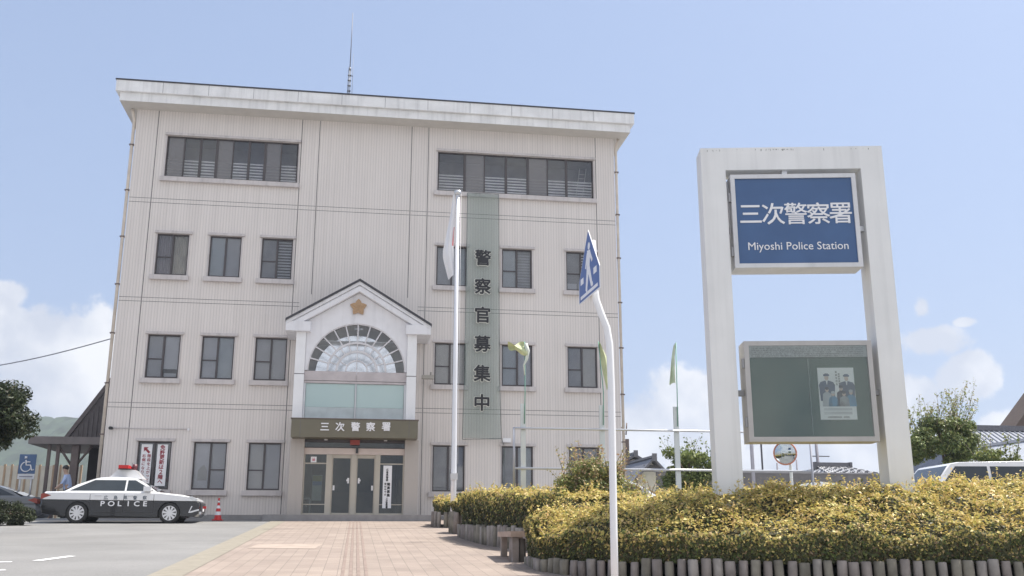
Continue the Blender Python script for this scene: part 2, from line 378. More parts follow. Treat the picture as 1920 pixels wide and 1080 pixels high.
    for px, py in ((464, 1029), (590, 1030), (606, 1021), (484, 1021)):
        r = ray(px, py); t = (SL*C0.y-C0.z)/(r.z-SL*r.y); q = C0+r*t; pts.append((q.x, q.y, gz(q.y)+.0125))
    b = MB(); b.face(pts); struct(b.build('pale_patch_paving', mat('repaired_brick', (.37, .30, .25), .85)))
    # worn painted markings on the car park
    wm = mat('road_paint', (.80, .80, .80), .8, .2, 12)
    b = MB()
    for (a, c) in (((68, 1052), (135, 1043)), ((-60, 1055), (22, 1054)), ((-60, 1072), (10, 1069))):
        pts = []
        for px, py in (a, c):
            r = ray(px, py); t = (SL*C0.y-C0.z)/(r.z-SL*r.y); pts.append(C0+r*t)
        d = (pts[1]-pts[0]).normalized(); s = Vector((-d.y, d.x, 0))*.075
        b.face([(q.x, q.y, gz(q.y)+.006) for q in (pts[0]-s, pts[1]-s, pts[1]+s, pts[0]+s)])
    struct(b.build('road_marking', wm))
ground()

# ---------------------------------------------------------------- police station
X0, X1, ZT, BD = -8.45, 9.55, 14.67, 13.
STN = thing('police_station', 'four storey grey ribbed police station with gabled glass porch over its entrance', 'building')
ZR = {'1': (.95, 2.56), '2': (4.73, 6.26), '3': (8.41, 9.94), '4': (12.10, 13.70)}
COLS = {'a': (-7.34, -6.24), 'b': (-5.51, -4.41), 'c': (-3.69, -2.59), 'd': (2.65, 3.79), 'e': (5.11, 6.25), 'f': (7.57, 8.70)}
WINS = [(c, r, COLS[c], ZR[r]) for r in '123' for c in 'abcdef'] + [('L', '4', (-7.31, -2.58), ZR['4']), ('Rr', '4', (2.63, 8.70), ZR['4'])]
def wall():
    holes = [(x[0], x[1], z[0], z[1]) for _, _, x, z in WINS] + [(-1.74, 1.6, 0, 2.64)]
    xs = sorted({X0, X1} | {h[i] for h in holes for i in (0, 1)}); zs = sorted({0, ZT} | {h[i] for h in holes for i in (2, 3)})
    b = MB()
    for i in range(len(xs)-1):
        for j in range(len(zs)-1):
            cx, cz = (xs[i]+xs[i+1])/2, (zs[j]+zs[j+1])/2
            if any(h[0] < cx < h[1] and h[2] < cz < h[3] for h in holes): continue
            b.face([(xs[i], 0, zs[j]), (xs[i+1], 0, zs[j]), (xs[i+1], 0, zs[j+1]), (xs[i], 0, zs[j+1])])
    for h in holes:
        d = .16; x0, x1, z0, z1 = h
        b.face([(x0,0,z0),(x0,d,z0),(x0,d,z1),(x0,0,z1)]); b.face([(x1,0,z0),(x1,0,z1),(x1,d,z1),(x1,d,z0)])
        b.face([(x0,0,z1),(x0,d,z1),(x1,d,z1),(x1,0,z1)]); b.face([(x0,0,z0),(x1,0,z0),(x1,d,z0),(x0,d,z0)])
    for q in ([(X0,0,0),(X0,BD,0),(X0,BD,ZT),(X0,0,ZT)], [(X1,0,0),(X1,0,ZT),(X1,BD,ZT),(X1,BD,0)], [(X0,BD,0),(X1,BD,0),(X1,BD,ZT),(X0,BD,ZT)]): b.face(q)
    bmesh.ops.remove_doubles(b.bm, verts=b.bm.verts[:], dist=.0005)
    w = b.build('wall', SID, STN)
    # seams between the cladding sheets
    b = MB()
    for x in (-7.68, -2.49, -1.84, 1.62, 2.26, 8.80):
        segs = [(.15, ZT-.02)]
        if x in (-1.84, 1.62): segs = [(7.9 if x < 0 else 7.9, ZT-.02)]
        for z0, z1 in segs: b.box(x-.012, x+.012, -.004, .02, z0, z1)
    for z in (11.25, 11.09, 7.57, 7.43, 3.86, 3.70):
        for a, c in ((X0+.01, -7.70), (-7.66, -2.51), (-2.47, -1.86 if z > 8 else -2.25), (2.0 if z < 8 else 1.64, 2.24), (2.28, 8.78), (8.82, X1-.01)): b.box(a, c, -.003, .02, z-.008, z+.008)
        if z > 8: b.box(-1.82, 1.60, -.003, .02, z-.008, z+.008)
    b.build('cladding_seam', M_seam, w)
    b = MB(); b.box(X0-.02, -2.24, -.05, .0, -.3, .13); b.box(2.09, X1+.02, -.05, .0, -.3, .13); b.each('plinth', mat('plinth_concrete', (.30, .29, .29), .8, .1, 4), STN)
    return w
WALL = wall()
def window(c, r, xr, zr):
    x0, x1 = xr; z0, z1 = zr; b = MB(); f = .045; y0, y1 = .05, .12
    b.box(x0, x1, y0, y1, z1-f, z1); b.box(x0, x1, y0, y1, z0, z0+f*1.3)
    b.box(x0, x0+f, y0, y1, z0+f*1.3, z1-f); b.box(x1-f, x1, y0, y1, z0+f*1.3, z1-f)
    xa, xb, za, zb = x0+f, x1-f, z0+f*1.3, z1-f
    if r != '4':
        xm = (x0+x1)/2+random.uniform(-.02, .02)
        b.box(xm-.03, xm+.03, y0-.015, y1-.01, za, zb)
        mid = {'a3': 'l', 'b2': 'l', 'a2': 'l', 'c2': 'l', 'd2': 'l', 'e2': 'l', 'f2': 'l', 'e3': 'l', 'f3': 'l', 'c3': 'l', 'b1': 'r', 'c1': 'l'}.get(c+r)
        zm = z0+(z1-z0)*(.44 if r != '1' else .42)
        if mid == 'l': b.box(xa, xm-.03, y0+.01, y1-.02, zm-.02, zm+.02)
        if mid == 'r': b.box(xm+.03, xb, y0+.01, y1-.02, zm-.02, zm+.02)
        w = b.build('window', M_frame, STN)
        p = MB(); p.box(xa, xm-.03, .08, .09, za, zb); p.box(xm+.03, xb, .095, .105, za, zb); p.each('pane', G_clear, w)
        # behind the glass: blinds, louvres or curtains
        kinds = {'a3': ('cur', 'cur'), 'b3': ('bl', 'bl'), 'c3': ('dk', 'lou'), 'd3': ('bl', 'bl'), 'e3': ('bl', 'loup'), 'f3': ('dk', 'lou'), 'a2': ('bl', 'pal'), 'd2': ('bl', 'pal')}.get(c+r, random.choice([('bl', 'pal'), ('bl', 'bl'), ('pal', 'pal')]))
        if r == '1': kinds = ('bl', 'bl') if c in 'bc' else ('dk', 'bl')
        if c+r == 'a1': kinds = ('dk', 'dk')
        for (u0, u1), k in zip(((x0, xm), (xm, x1)), kinds):
            q = MB(); q.box(u0, u1, .135, .15, z0, z1)
            if k in ('lou', 'loup'):
                q = MB(); n = 13
                for i in range(n):
                    zz = za+(i+.5)*(zb-za)/n; q.prism([(.165, zz-.028), (.20, zz+.03), (.206, zz+.03), (.171, zz-.028)], u0+.04, u1-.04, 'x')
                q.build('louvre_blind', M_blindlt, w); q = MB(); q.box(u0, u1, .24, .26, z0, z1); q.build('blind', M_room if k == 'lou' else M_blind, w); continue
            if k == 'cur':
                q = MB(); n = 24; pts = [(u0+(u1-u0)*i/n, .18+.018*math.sin(i*1.9)) for i in range(n+1)]
                q.prism(pts+[(u1, .25), (u0, .25)], z0, z1, 'z'); q.build('curtain', M_curtain if u0 > x0+.1 else mat('mauve_curtain', (.52, .47, .47), .9, .1), w); continue
            if k == 'pal' and c+r == 'a2':
                q = MB(); q.box(u0, u1, .135, .15, z0+.34, z1); q.build('blind', M_blindlt, w); q = MB(); q.box(u0+.05, u1-.1, .21, .22, z0+.05, z0+.2); q.build('paper', M_letw, w); q = MB(); q.box(u0, u1, .3, .32, z0, z1)
                q.build('backing', M_room, w); continue
            q.build('blind', {'bl': random.choice(BLINDS), 'pal': random.choice(BLINDS[2:]), 'dk': mat('dark_blind', (.46, .46, .47), .8)}[k], w)
        if c+r == 'f3': q = MB(); q.box(x0+.06, x0+.42, .13, .14, z0+.08, z0+.3); q.build('paper', M_letw, w)
        if c+r == 'b1': q = MB(); q.prism([(x0+.17, z0+.32), (x0+.47, z0+.32), (x0+.47, z0+.66), (x0+.36, z0+.86), (x0+.17, z0+.66)], .13, .14); q.prism([(x0+.27, z0+.38), (x0+.41, z0+.42), (x0+.40, z0+.62), (x0+.33, z0+.68), (x0+.28, z0+.6)], .122, .13); q.build('paper_house', mat('cream_paper', (.68, .66, .62), .8), w)
    else:
        n = 8 if c == 'L' else 7; ws = [(xb-xa)/n]*n
        if c == 'Rr': ws = [(xb-xa)*k for k in (.165, .128, .140, .142, .130, .125, .170)]
        scr = {0, 3, 6} if c == 'L' else {1, 4}
        thick = {2, 3, 5, 6} if c == 'L' else {1, 3, 4, 6}
        xs = [xa]
        for k in ws: xs.append(xs[-1]+k)
        for i in range(1, n): t = .045 if i in thick else .02; b.box(xs[i]-t, xs[i]+t, y0-.012*(i % 2), y1-.005, za, zb)
        w = b.build('ribbon_window', M_frame, STN)
        g, s = MB(), MB()
        for i in range(n): (s if i in scr else g).box(xs[i]+.02, xs[i+1]-.02, .08, .09, za, zb)
        g.each('pane', G_ribbon, w); s.each('screen_pane', G_screen, w)
        q = MB()
        for i in range(7):
            zz = za+.06+i*.115
            if i < 6: q.tube([(x0+.03, .135, zz), (x1-.03, .135, zz)], .030, 6)
        for i in range(n+1): q.tube([(xs[i], .185, za-.02), (xs[i], .185, za+.64)], .016, 6)
        q.build('guard_rail', mat('rail_white', (.93, .93, .94), .5), w)
        if c == 'Rr':
            q = MB()
            for dx in (0, .26): q.tube([(x1-.62+dx, .5, za), (x1-.42+dx, .5, zb-.12)], .014, 6)
            for i in range(7): q.tube([(x1-.6+.026*i, .5, za+.1+i*.17), (x1-.34+.026*i, .5, za+.1+i*.17)], .01, 6)
            q.build('step_ladder', M_alu, w)
        q = MB(); d = 1.6
        q.face([(x0,d,z0),(x1,d,z0),(x1,d,z1+.2),(x0,d,z1+.2)]); q.face([(x0,.165,z0),(x0,d,z0),(x0,d,z1+.2),(x0,.165,z1+.2)]); q.face([(x1,.165,z0),(x1,.165,z1+.2),(x1,d,z1+.2),(x1,d,z0)])
        q.face([(x0,.165,z0),(x1,.165,z0),(x1,d,z0),(x0,d,z0)]); q.face([(x0,.165,z1+.2),(x0,d,z1+.2),(x1,d,z1+.2),(x1,.165,z1+.2)]); q.build('room', mat('meeting_room', (.27, .28, .33), .9), w)
    o0, o1 = (.08, .10) if r != '4' else (.06, .08)
    q = MB(); q.box(x0-o0, x1+o1, -.09, -.002, z1+.005, z1+.095); q.build('lintel', M_trim, w, bevel=.008)
    q = MB(); q.box(x0-.13, x1+.10, -.13, -.002, z0-.185, z0-.02); q.build('sill', M_trim, w, bevel=.008)
    q = MB(); q.box(x0-.05, x0-.002, -.025, .05, z0-.015, z1); q.box(x1+.002, x1+.05, -.025, .05, z0-.015, z1); q.each('jamb', M_trim, w)
for a in WINS: window(*a)
def roof():
    b = MB(); b.box(X0-.49, X1+.49, -.70, BD+.7, ZT, ZT+.32); r = b.build('eave', [M_fascia], STN, bevel=.01)
    b = MB(); b.box(X0-.63, X1+.63, -.82, BD+.8, ZT+.325, ZT+.74); b.build('gutter_fascia', M_fascia, r, bevel=.015)
    b = MB(); b.box(X0-.48, X1+.48, -.69, -.0, ZT-.012, ZT-.002); b.box(X0-.48, X0-.0, .0, BD, ZT-.012, ZT-.002); b.box(X1+.0, X1+.48, .0, BD, ZT-.012, ZT-.002); b.build('soffit', M_soffit, r)
    b = MB(); z = ZT+.745; e = .66
    b.box(X0-e, X1+e, -.85, BD+.85, z, z+.045)
    b.prism([(-.7, z+.05), (BD/2, z+1.0), (BD+.7, z+.05)], X0-.5, X1+.5, 'x'); b.build('roof', M_rooftile, r)
    b = MB()
    for i in range(1, 12):
        x = X0-.6+i*(X1-X0+1.2)/12; b.box(x-.008, x+.008, -.826, -.80, ZT+.33, ZT+.735)
    b.build('gutter_joint', mat('joint_grey', (.38, .38, .39), .7), r)
roof()
def drains():
    for x, s in ((X0-.09, -1), (X1+.09, 1)):
        b = MB(); b.tube([(x, .05, .1), (x, .05, ZT-.45), (x-s*-.05, .0, ZT-.2), (x+s*.1, -.02, ZT-.03)], .055, 10); p = b.build('drainpipe', mat('cream_pipe', (.68, .61, .53), .5), STN)
        b = MB()
        for i in range(8): z = 1.0+i*1.75; b.box(x-.085, x+.085, -.01, .11, z, z+.045)
        b.each('pipe_bracket', M_brown, p)
    b = MB(); b.box(X1+.2, X1+.32, .15, .35, 2.0, 2.9); b.box(X1+.02, X1+.2, .2, .26, 2.4, 2.45); b.tube([(X1+.14, .25, 3.5), (X1+.14, .25, 3.1), (X1+.24, .25, 3.06), (X1+.28, .25, 3.5)], .025, 6); b.box(X1+.0, X1+.14, .22, .28, 3.3, 3.34); b.build('cable_box', M_brown, STN)
drains()
# --- porch
XC = -.12
def porch():
    rl = lambda x, off=0: 8.09-.605*abs(x-XC)+off
    b = MB()
    def chev(o0, o1, y0, y1, e0=-2.57, e1=2.40):
        b.prism([(e0, rl(e0, o0)), (XC, rl(XC, o0)), (e1, rl(e1, o0)), (e1, rl(e1, o1)), (XC, rl(XC, o1)), (e0, rl(e0, o1))], y0, y1)
    chev(0, -.075, -1.80, -.02); r = b.build('porch_roof', M_rooftile, STN)
    b = MB(); chev(-.08, -.20, -1.74, -.02, -2.54, 2.37); chev(-.205, -.245, -1.66, -.02, -2.45, 2.28); chev(-.25, -.43, -1.70, -1.47, -2.30, 2.10); b.build('bargeboard', M_white, r)
    b = MB()                                                       # gable wall with its arched opening
    arc = [(XC+1.66*math.cos(t), 4.90+1.66*math.sin(t)) for t in np.linspace(0, math.pi, 41)]
    b.prism([(-1.86, 4.90), (-1.86, 6.4), (-2.2, rl(-2.2, -.44)), (XC, rl(XC, -.44)), (1.96, rl(1.96, -.44)), (1.58, 6.4), (1.58, 4.90)]+arc, -1.46, -1.28)
    g = b.build('gable', M_white, STN)
    b = MB(); b.box(-2.55, -1.72, -1.72, -.01, 6.20, 6.53); b.box(1.52, 2.38, -1.72, -.01, 6.20, 6.53); b.each('eave_return', M_white, g, bevel=.01)
    for x0, x1 in ((-2.19, -1.865), (1.585, 1.91)):
        b = MB(); b.box(x0, x1, -1.56, -1.20, 3.225, 6.195); p = b.build('pilaster', M_whitepaint, STN, bevel=.006)
        b = MB(); b.box(x0-.003, x1+.003, -1.564, -1.19, 4.74, 4.765); b.build('pilaster_joint', M_seam, p)
    b = MB(); b.box(-2.15, -2.05, -1.2, 0, 3.225, 6.19); b.box(1.77, 1.87, -1.2, 0, 3.225, 6.19); b.each('porch_side', SID, STN)
    # emblem: five-pointed gilt star
    pts = []
    for k in range(20):
        a = math.pi/2+k*math.pi/10; rr = {0: .30, 1: .235, 2: .185, 3: .235}[k % 4]
        pts.append((XC-.02+rr*math.cos(a), 7.13+rr*math.sin(a)))
    b = MB(); b.prism(pts, -1.54, -1.462); e = b.build('star_emblem', M_gold, STN, bevel=.012)
    b = MB()
    for k in range(5):
        a = math.pi/2+k*math.pi*2/5; c, s = math.cos(a), math.sin(a)
        b.prism([(XC-.02+.25*c, 7.13+.25*s), (XC-.02+.05*c-.045*s, 7.13+.05*s+.045*c), (XC-.02+.05*c+.045*s, 7.13+.05*s-.045*c)], -1.562, -1.541)
    b.build('emblem_petal', M_gold, e)
    # fanlight
    b = MB(); z0 = 4.90
    def ring(r0, r1, y0, y1, n=36):
        for i in range(n):
            a0, a1 = math.pi*i/n, math.pi*(i+1)/n
            b.prism([(XC+q*math.cos(a), z0+q*math.sin(a)) for q, a in ((r0, a0), (r1, a0), (r1, a1), (r0, a1))], y0, y1)
    ring(1.62, 1.66, -1.44, -1.38); ring(.95, 1.02, -1.44, -1.38); ring(.64, .72, -1.44, -1.38); ring(.34, .385, -1.44, -1.38)
    def bar(a, r0, r1, w=.022):
        c, s = math.cos(a), math.sin(a); b.prism([(XC+r0*c-w*s, z0+r0*s+w*c), (XC+r0*c+w*s, z0+r0*s-w*c), (XC+r1*c+w*s, z0+r1*s-w*c), (XC+r1*c-w*s, z0+r1*s+w*c)], -1.435, -1.385)
    for k in range(1, 12): bar(math.pi*k/12, 1.02, 1.62)
    for k in range(1, 10): bar(math.pi*k/10, .72, .95, .018)
    for k in (1, 3, 5): bar(math.pi*k/6, .385, .64, .016)
    bar(math.pi/2, 0, .34, .014)
    f = b.build('fanlight', mat('fanlight_bar', (.66, .65, .67), .45), STN)
    arc = lambda rr: [(XC+rr*math.cos(t), z0+rr*math.sin(t)) for t in np.linspace(0, math.pi, 41)]
    b = MB(); b.prism(arc(1.63), -1.37, -1.36); b.build('pane', glass_mat('fanlight_glass', (.95, .96, .97)), f)
    cm = mat('mirror_metal', (.95, .96, .98), .22, .02, metal=1.)
    b = MB(); b.prism([(x-.02, z) for x, z in arc(1.40)], -.62, -.60); b.build('mirror_disc', cm, f)  # mirror half-disc added behind the fanlight so it throws back bright sky
    b = MB(); b.box(-1.84, 1.56, -1.0, -.3, 6.0, 6.03); b.tube([(-.25, -1.2, 6.42), (.05, -1.2, 6.42)], .035, 8); b.build('porch_light_tube', M_letw, f)
    b = MB(); b.face([(-2.04, -.03, 3.2), (1.76, -.03, 3.2), (1.76, -.03, 6.6), (-2.04, -.03, 6.6)]); b.build('porch_back', mat('porch_inside', (.66, .64, .63), .8), f)
    # frosted band under the fanlight
    b = MB(); b.box(-1.86, -.125, -1.44, -1.30, 4.56, 4.88); b.box(-.115, 1.58, -1.44, -1.30, 4.56, 4.88); b.box(-1.86, 1.58, -1.43, -1.31, 4.47, 4.545); b.build('transom', mat('transom_panel', (.52, .475, .48), .45), STN)
    b = MB(); b.box(-1.86, -1.80, -1.43, -1.33, 3.23, 4.465); b.box(1.52, 1.58, -1.43, -1.33, 3.23, 4.465); b.box(-.14, -.10, -1.43, -1.33, 3.23, 4.465); b.box(-1.79, -.15, -1.42, -1.34, 3.23, 3.29); b.box(-.09, 1.51, -1.42, -1.34, 3.23, 3.29)
    t = b.build('balcony_screen', M_steel, STN)
    b = MB(); b.box(-1.79, -.15, -1.385, -1.375, 3.66, 4.46); b.box(-.09, 1.51, -1.385, -1.375, 3.66, 4.46); b.each('frosted_pane', G_aqua, t)
    b = MB(); b.box(-1.79, -.15, -1.39, -1.37, 3.295, 3.655); b.box(-.09, 1.51, -1.39, -1.37, 3.295, 3.655); b.each('reflection_pane', mat('reflection_grey', (.50, .56, .57), .3), t)  # greyish reflection low on the glass, put in as flat pale panels
    # canopy
    b = MB(); b.box(-2.17, 1.99, -1.92, -.02, 2.60, 3.20); c = b.build('canopy', M_olive, STN, bevel=.02)
    b = MB(); b.box(-1.885, -1.87, -1.924, -1.9, 2.61, 3.19); b.box(1.69, 1.705, -1.924, -1.9, 2.61, 3.19); b.box(-.122, -.112, -1.924, -1.9, 2.61, 3.19); b.build('canopy_joint', M_seam, c)
    b = MB(); b.box(-2.2, 2.02, -1.95, 0, 3.203, 3.225); b.build('canopy_flashing', M_brown, c)
    for ch, px in zip('三次警察署', (609, 637.5, 666.6, 695, 724)):
        p = aty(px, 800, -1.94); text('letter', ch, .31, stand((p.x, -1.945, p.z)), M_letw, c, .02, .008)
    for x in (-1.05, .95): b = MB(); b.tube([(x, -1.1, 2.602), (x, -1.1, 2.57)], .07, 14); b.build('downlight', M_letw, c)
    # entrance
    for x0, x1 in ((-2.2, -1.745), (1.605, 2.07)):
        b = MB(); b.box(x0, x1, -1.32, -.002, .11, 2.595); b.build('stone_pier', M_stone, STN, bevel=.006)
    b = MB(); b.box(-2.9, 2.8, -2.05, -.052, -.4, .10); b.build('doorstep', mat('step_stone', (.27, .265, .27), .75, .12, 5), STN)
    b = MB(); y0, y1 = -1.16, -1.04
    b.box(-1.744, 1.604, y0, y1, 2.10, 2.31)
    lin_ = b.build('door_lintel', M_pink, STN)
    b = MB(); b.box(-1.744, 1.604, y0+.02, y1, 2.50, 2.594); b.box(-1.744, 1.604, y0+.02, y1, 2.315, 2.34); fr = b.build('transom_window', M_frame, STN)
    b = MB(); b.box(-1.744, 1.604, -1.10, -1.09, 2.345, 2.495); b.build('pane', G_dark, fr)
    b = MB()
    for x0, x1 in ((-1.744, -1.70), (-1.0, -.81), (-.165, .005), (.63, .795), (1.56, 1.604)): b.box(x0, x1, y0-.02, y1, .11, 2.095)
    fr = b.build('door_frame', M_bronze, STN)
    b = MB(); b.box(-1.70, -1.0, y0, y1, .11, .17); b.box(.795, 1.56, y0, y1, .11, .17); b.box(-1.70, -1.0, y0+.02, y1-.02, 1.78, 1.82); b.box(.795, 1.56, y0+.02, y1-.02, 1.78, 1.82); b.box(-1.70, -1.0, y0+.03, y1-.03, .44, .47); b.box(.795, 1.56, y0+.03, y1-.03, .44, .47); sd = b.build('side_light', M_bronze, STN)
    b = MB(); b.box(-1.70, -1.0, -1.11, -1.10, .17, 2.095); b.box(.795, 1.56, -1.11, -1.10, .17, 2.095); b.each('pane', G_dark, sd)
    for x0, x1 in ((-.81, -.165), (.005, .63)):
        b = MB(); b.box(x0, x1, -1.10, -1.05, 1.98, 2.095); b.box(x0, x1, -1.10, -1.05, .11, .18); b.box(x0, x0+.035, -1.10, -1.05, .18, 1.98); b.box(x1-.035, x1, -1.10, -1.05, .18, 1.98)
        d = b.build('sliding_door', M_bronze, STN)
        b = MB(); b.box(x0+.035, x1-.035, -1.08, -1.07, .18, 1.98); b.build('pane', G_dark, d)
        b = MB(); xs = x1-.12 if x0 < -.2 else x0+.06
        b.box(xs, xs+.06, -1.086, -1.081, 1.15, 1.33); b.box(xs-.03 if x0 < -.2 else xs+.06, xs if x0 < -.2 else xs+.09, -1.086, -1.081, 1.22, 1.28)
        xq = x0+.05 if x0 < -.2 else x1-.11
        b.box(xq, xq+.06, -1.086, -1.081, .92, 1.08); b.each('door_sticker', M_letw, d)
    b = MB(); b.box(-.24, .08, -1.28, -1.17, 2.42, 2.58); rs = b.build('alarm_lamp', mat('red_lamp_case', (.40, .07, .05), .4), STN)
    b = MB(); b.box(-.04, .04, -1.24, -1.165, 2.14, 2.34); b.build('door_sensor', M_black, STN)
    # dim hall behind the doors
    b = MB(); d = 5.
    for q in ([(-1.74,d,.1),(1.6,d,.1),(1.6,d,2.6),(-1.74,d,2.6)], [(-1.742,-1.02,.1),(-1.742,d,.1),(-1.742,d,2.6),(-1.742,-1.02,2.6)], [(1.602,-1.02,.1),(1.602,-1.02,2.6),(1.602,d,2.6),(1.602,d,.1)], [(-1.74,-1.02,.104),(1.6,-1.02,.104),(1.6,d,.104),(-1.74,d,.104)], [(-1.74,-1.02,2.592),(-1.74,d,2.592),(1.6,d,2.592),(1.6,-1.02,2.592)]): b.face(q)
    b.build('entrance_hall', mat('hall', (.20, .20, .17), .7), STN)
    # inside: counter and a noticeboard stand show through
    b = MB(); b.box(-1.5, 1.3, 3.4, 3.9, .1, 1.05); b.build('counter', mat('counter_front', (.30, .26, .20), .6), STN)
    # wall lamp and camera
    b = MB(); b.tube([(2.42, -.35, 4.98), (2.42, 0, 4.98)], .025, 8); b.box(2.18, 2.6, -.5, -.28, 4.86, 4.98); b.tube([(2.5, -.3, 4.98), (2.5, -.3, 5.12)], .03, 8); b.build('floodlight', mat('lamp_housing', (.40, .38, .34), .5), STN, bevel=.02)
    b = MB(); b.tube([(-8.2, -.05, 2.98), (-5.75, -.05, 2.98)], .014, 6); w = b.build('conduit', M_trim, STN)
    b = MB(); b.tube([(-8.24, -.03, 2.98), (-8.24, -.25, 2.96)], .055, 10); b.build('security_camera', M_black, STN)
    b = MB(); b.tube([(-5.72, -.06, 2.97), (-5.72, -.14, 2.96)], .04, 10); b.build('small_lamp', M_letw, STN)
porch()
def antenna():
    y = 1.5; p = aty(654, 176, y); t = thing('antenna_mast', 'thin whip antenna on short lattice mast above the roof edge', 'antenna', (p.x, y, ZT+.78))
    z0 = ZT+.75; top = aty(658, 24, y).z; zm = aty(653, 132, y).z
    b = MB()
    for dx, dy in ((-.05, 0), (.05, .03), (0, -.05)): b.tube([(p.x-.03+dx, y+dy, z0), (p.x+dx*.8, y+dy, zm)], .014, 6)
    for i in range(9): z = z0+.1+i*(zm-z0-.1)/9; b.box(p.x-.07, p.x+.06, y-.06, y+.05, z, z+.018)
    b.build('mast', mat('mast_grey', (.20, .21, .23), .5), t)
    b = MB(); b.tube([(p.x, y, zm), (p.x, y, zm+.12)], .05, 8); b.tube([(p.x, y, zm+.1), (p.x+.02, y, top)], [.020, .013], 6); b.build('whip', mat('antenna_grey', (.22, .23, .26), .5), t)
    b = MB(); b.tube([(p.x+.12, y, z0+.2), (p.x+.12, y, zm+.75)], [.012, .006], 6); b.box(p.x+.03, p.x+.13, y-.01, y+.01, zm-.25, zm-.22); b.build('short_whip', MATS['antenna_grey'], t)
    b = MB(); b.tube([(p.x+.18+.1*math.cos(a), y, z0+.42+.1*math.sin(a)) for a in np.linspace(-2, 1.8, 10)], .008, 6); b.tube([(p.x+.06, y, z0+.42), (p.x+.2, y, z0+.33)], .008, 6); b.build('loop_aerial', MATS['antenna_grey'], t)
antenna()

# ---------------------------------------------------------------- banner net with the six big characters
def net_banner():
    t = thing('net_banner', 'green net banner with six black recruiting characters hanging down the facade', 'banner', (4.35, -.3, 12))
    m = bpy.data.materials.new('green_net'); m.use_nodes = True; nt = m.node_tree; N = nt.nodes; L = nt.links; N.clear()
    o = N.new('ShaderNodeOutputMaterial'); a = N.new('ShaderNodeBsdfTransparent'); d = N.new('ShaderNodeBsdfDiffuse'); d.inputs[0].default_value = (.30, .38, .35, 1)
    x = N.new('ShaderNodeMixShader'); x.inputs[0].default_value = .44; L.new(a.outputs[0], x.inputs[1]); L.new(d.outputs[0], x.inputs[2]); L.new(x.outputs[0], o.inputs[0])
    b = MB(); n = 24; rows = []
    for i in range(n+1):
        f = i/n; z = 12.02+(2.78-12.02)*f; x0 = 3.76-.05*f-.05*max(0, f-.7)/.3; x1 = 4.94+.06*f+.06*max(0, f-.8)/.2
        rows.append([b.bm.verts.new((x0+(x1-x0)*k/6, -.20-.12*f+.015*math.sin(k*1.3+i*.8), z+.02*math.sin(k))) for k in range(7)])
    for i in range(n):
        for k in range(6): b.bm.faces.new((rows[i][k], rows[i][k+1], rows[i+1][k+1], rows[i+1][k])).smooth = True
    b.build('net', m, t)
    b = MB(); cord = lambda q: b.tube(q, .009, 5)
    cord([(3.755, -.205, 12.02), (3.71, -.30, 5.0), (3.66, -.33, 2.75)]); cord([(4.945, -.205, 12.02), (4.99, -.30, 5.0), (5.06, -.33, 2.80)]); cord([(3.66, -.33, 2.75), (4.3, -.34, 2.77), (5.06, -.33, 2.80)]); cord([(5.06, -.33, 2.8), (5.15, -.2, 2.62), (5.2, -.02, 2.6)]); cord([(3.755, -.205, 12.02), (4.945, -.205, 12.02)])
    b.build('cord', mat('dark_cord', (.08, .10, .10), .8), t)
    b = MB(); b.box(5.13, 5.42, -.2, -.06, 2.68, 2.83); b.build('weight_bag', M_letw, t, bevel=.04)
    for ch, z in zip('警察官募集中', (9.46, 8.37, 7.29, 6.21, 5.13, 4.07)):
        q = text('letter', ch, .63, stand((4.35, -.335, z)), M_ink, t, .02, .016)
        text('letter_halo', ch, .63, stand((4.343, -.322, z-.006)), mat('halo_white', (.72, .72, .66), .7), q, .01, .038)
net_banner()

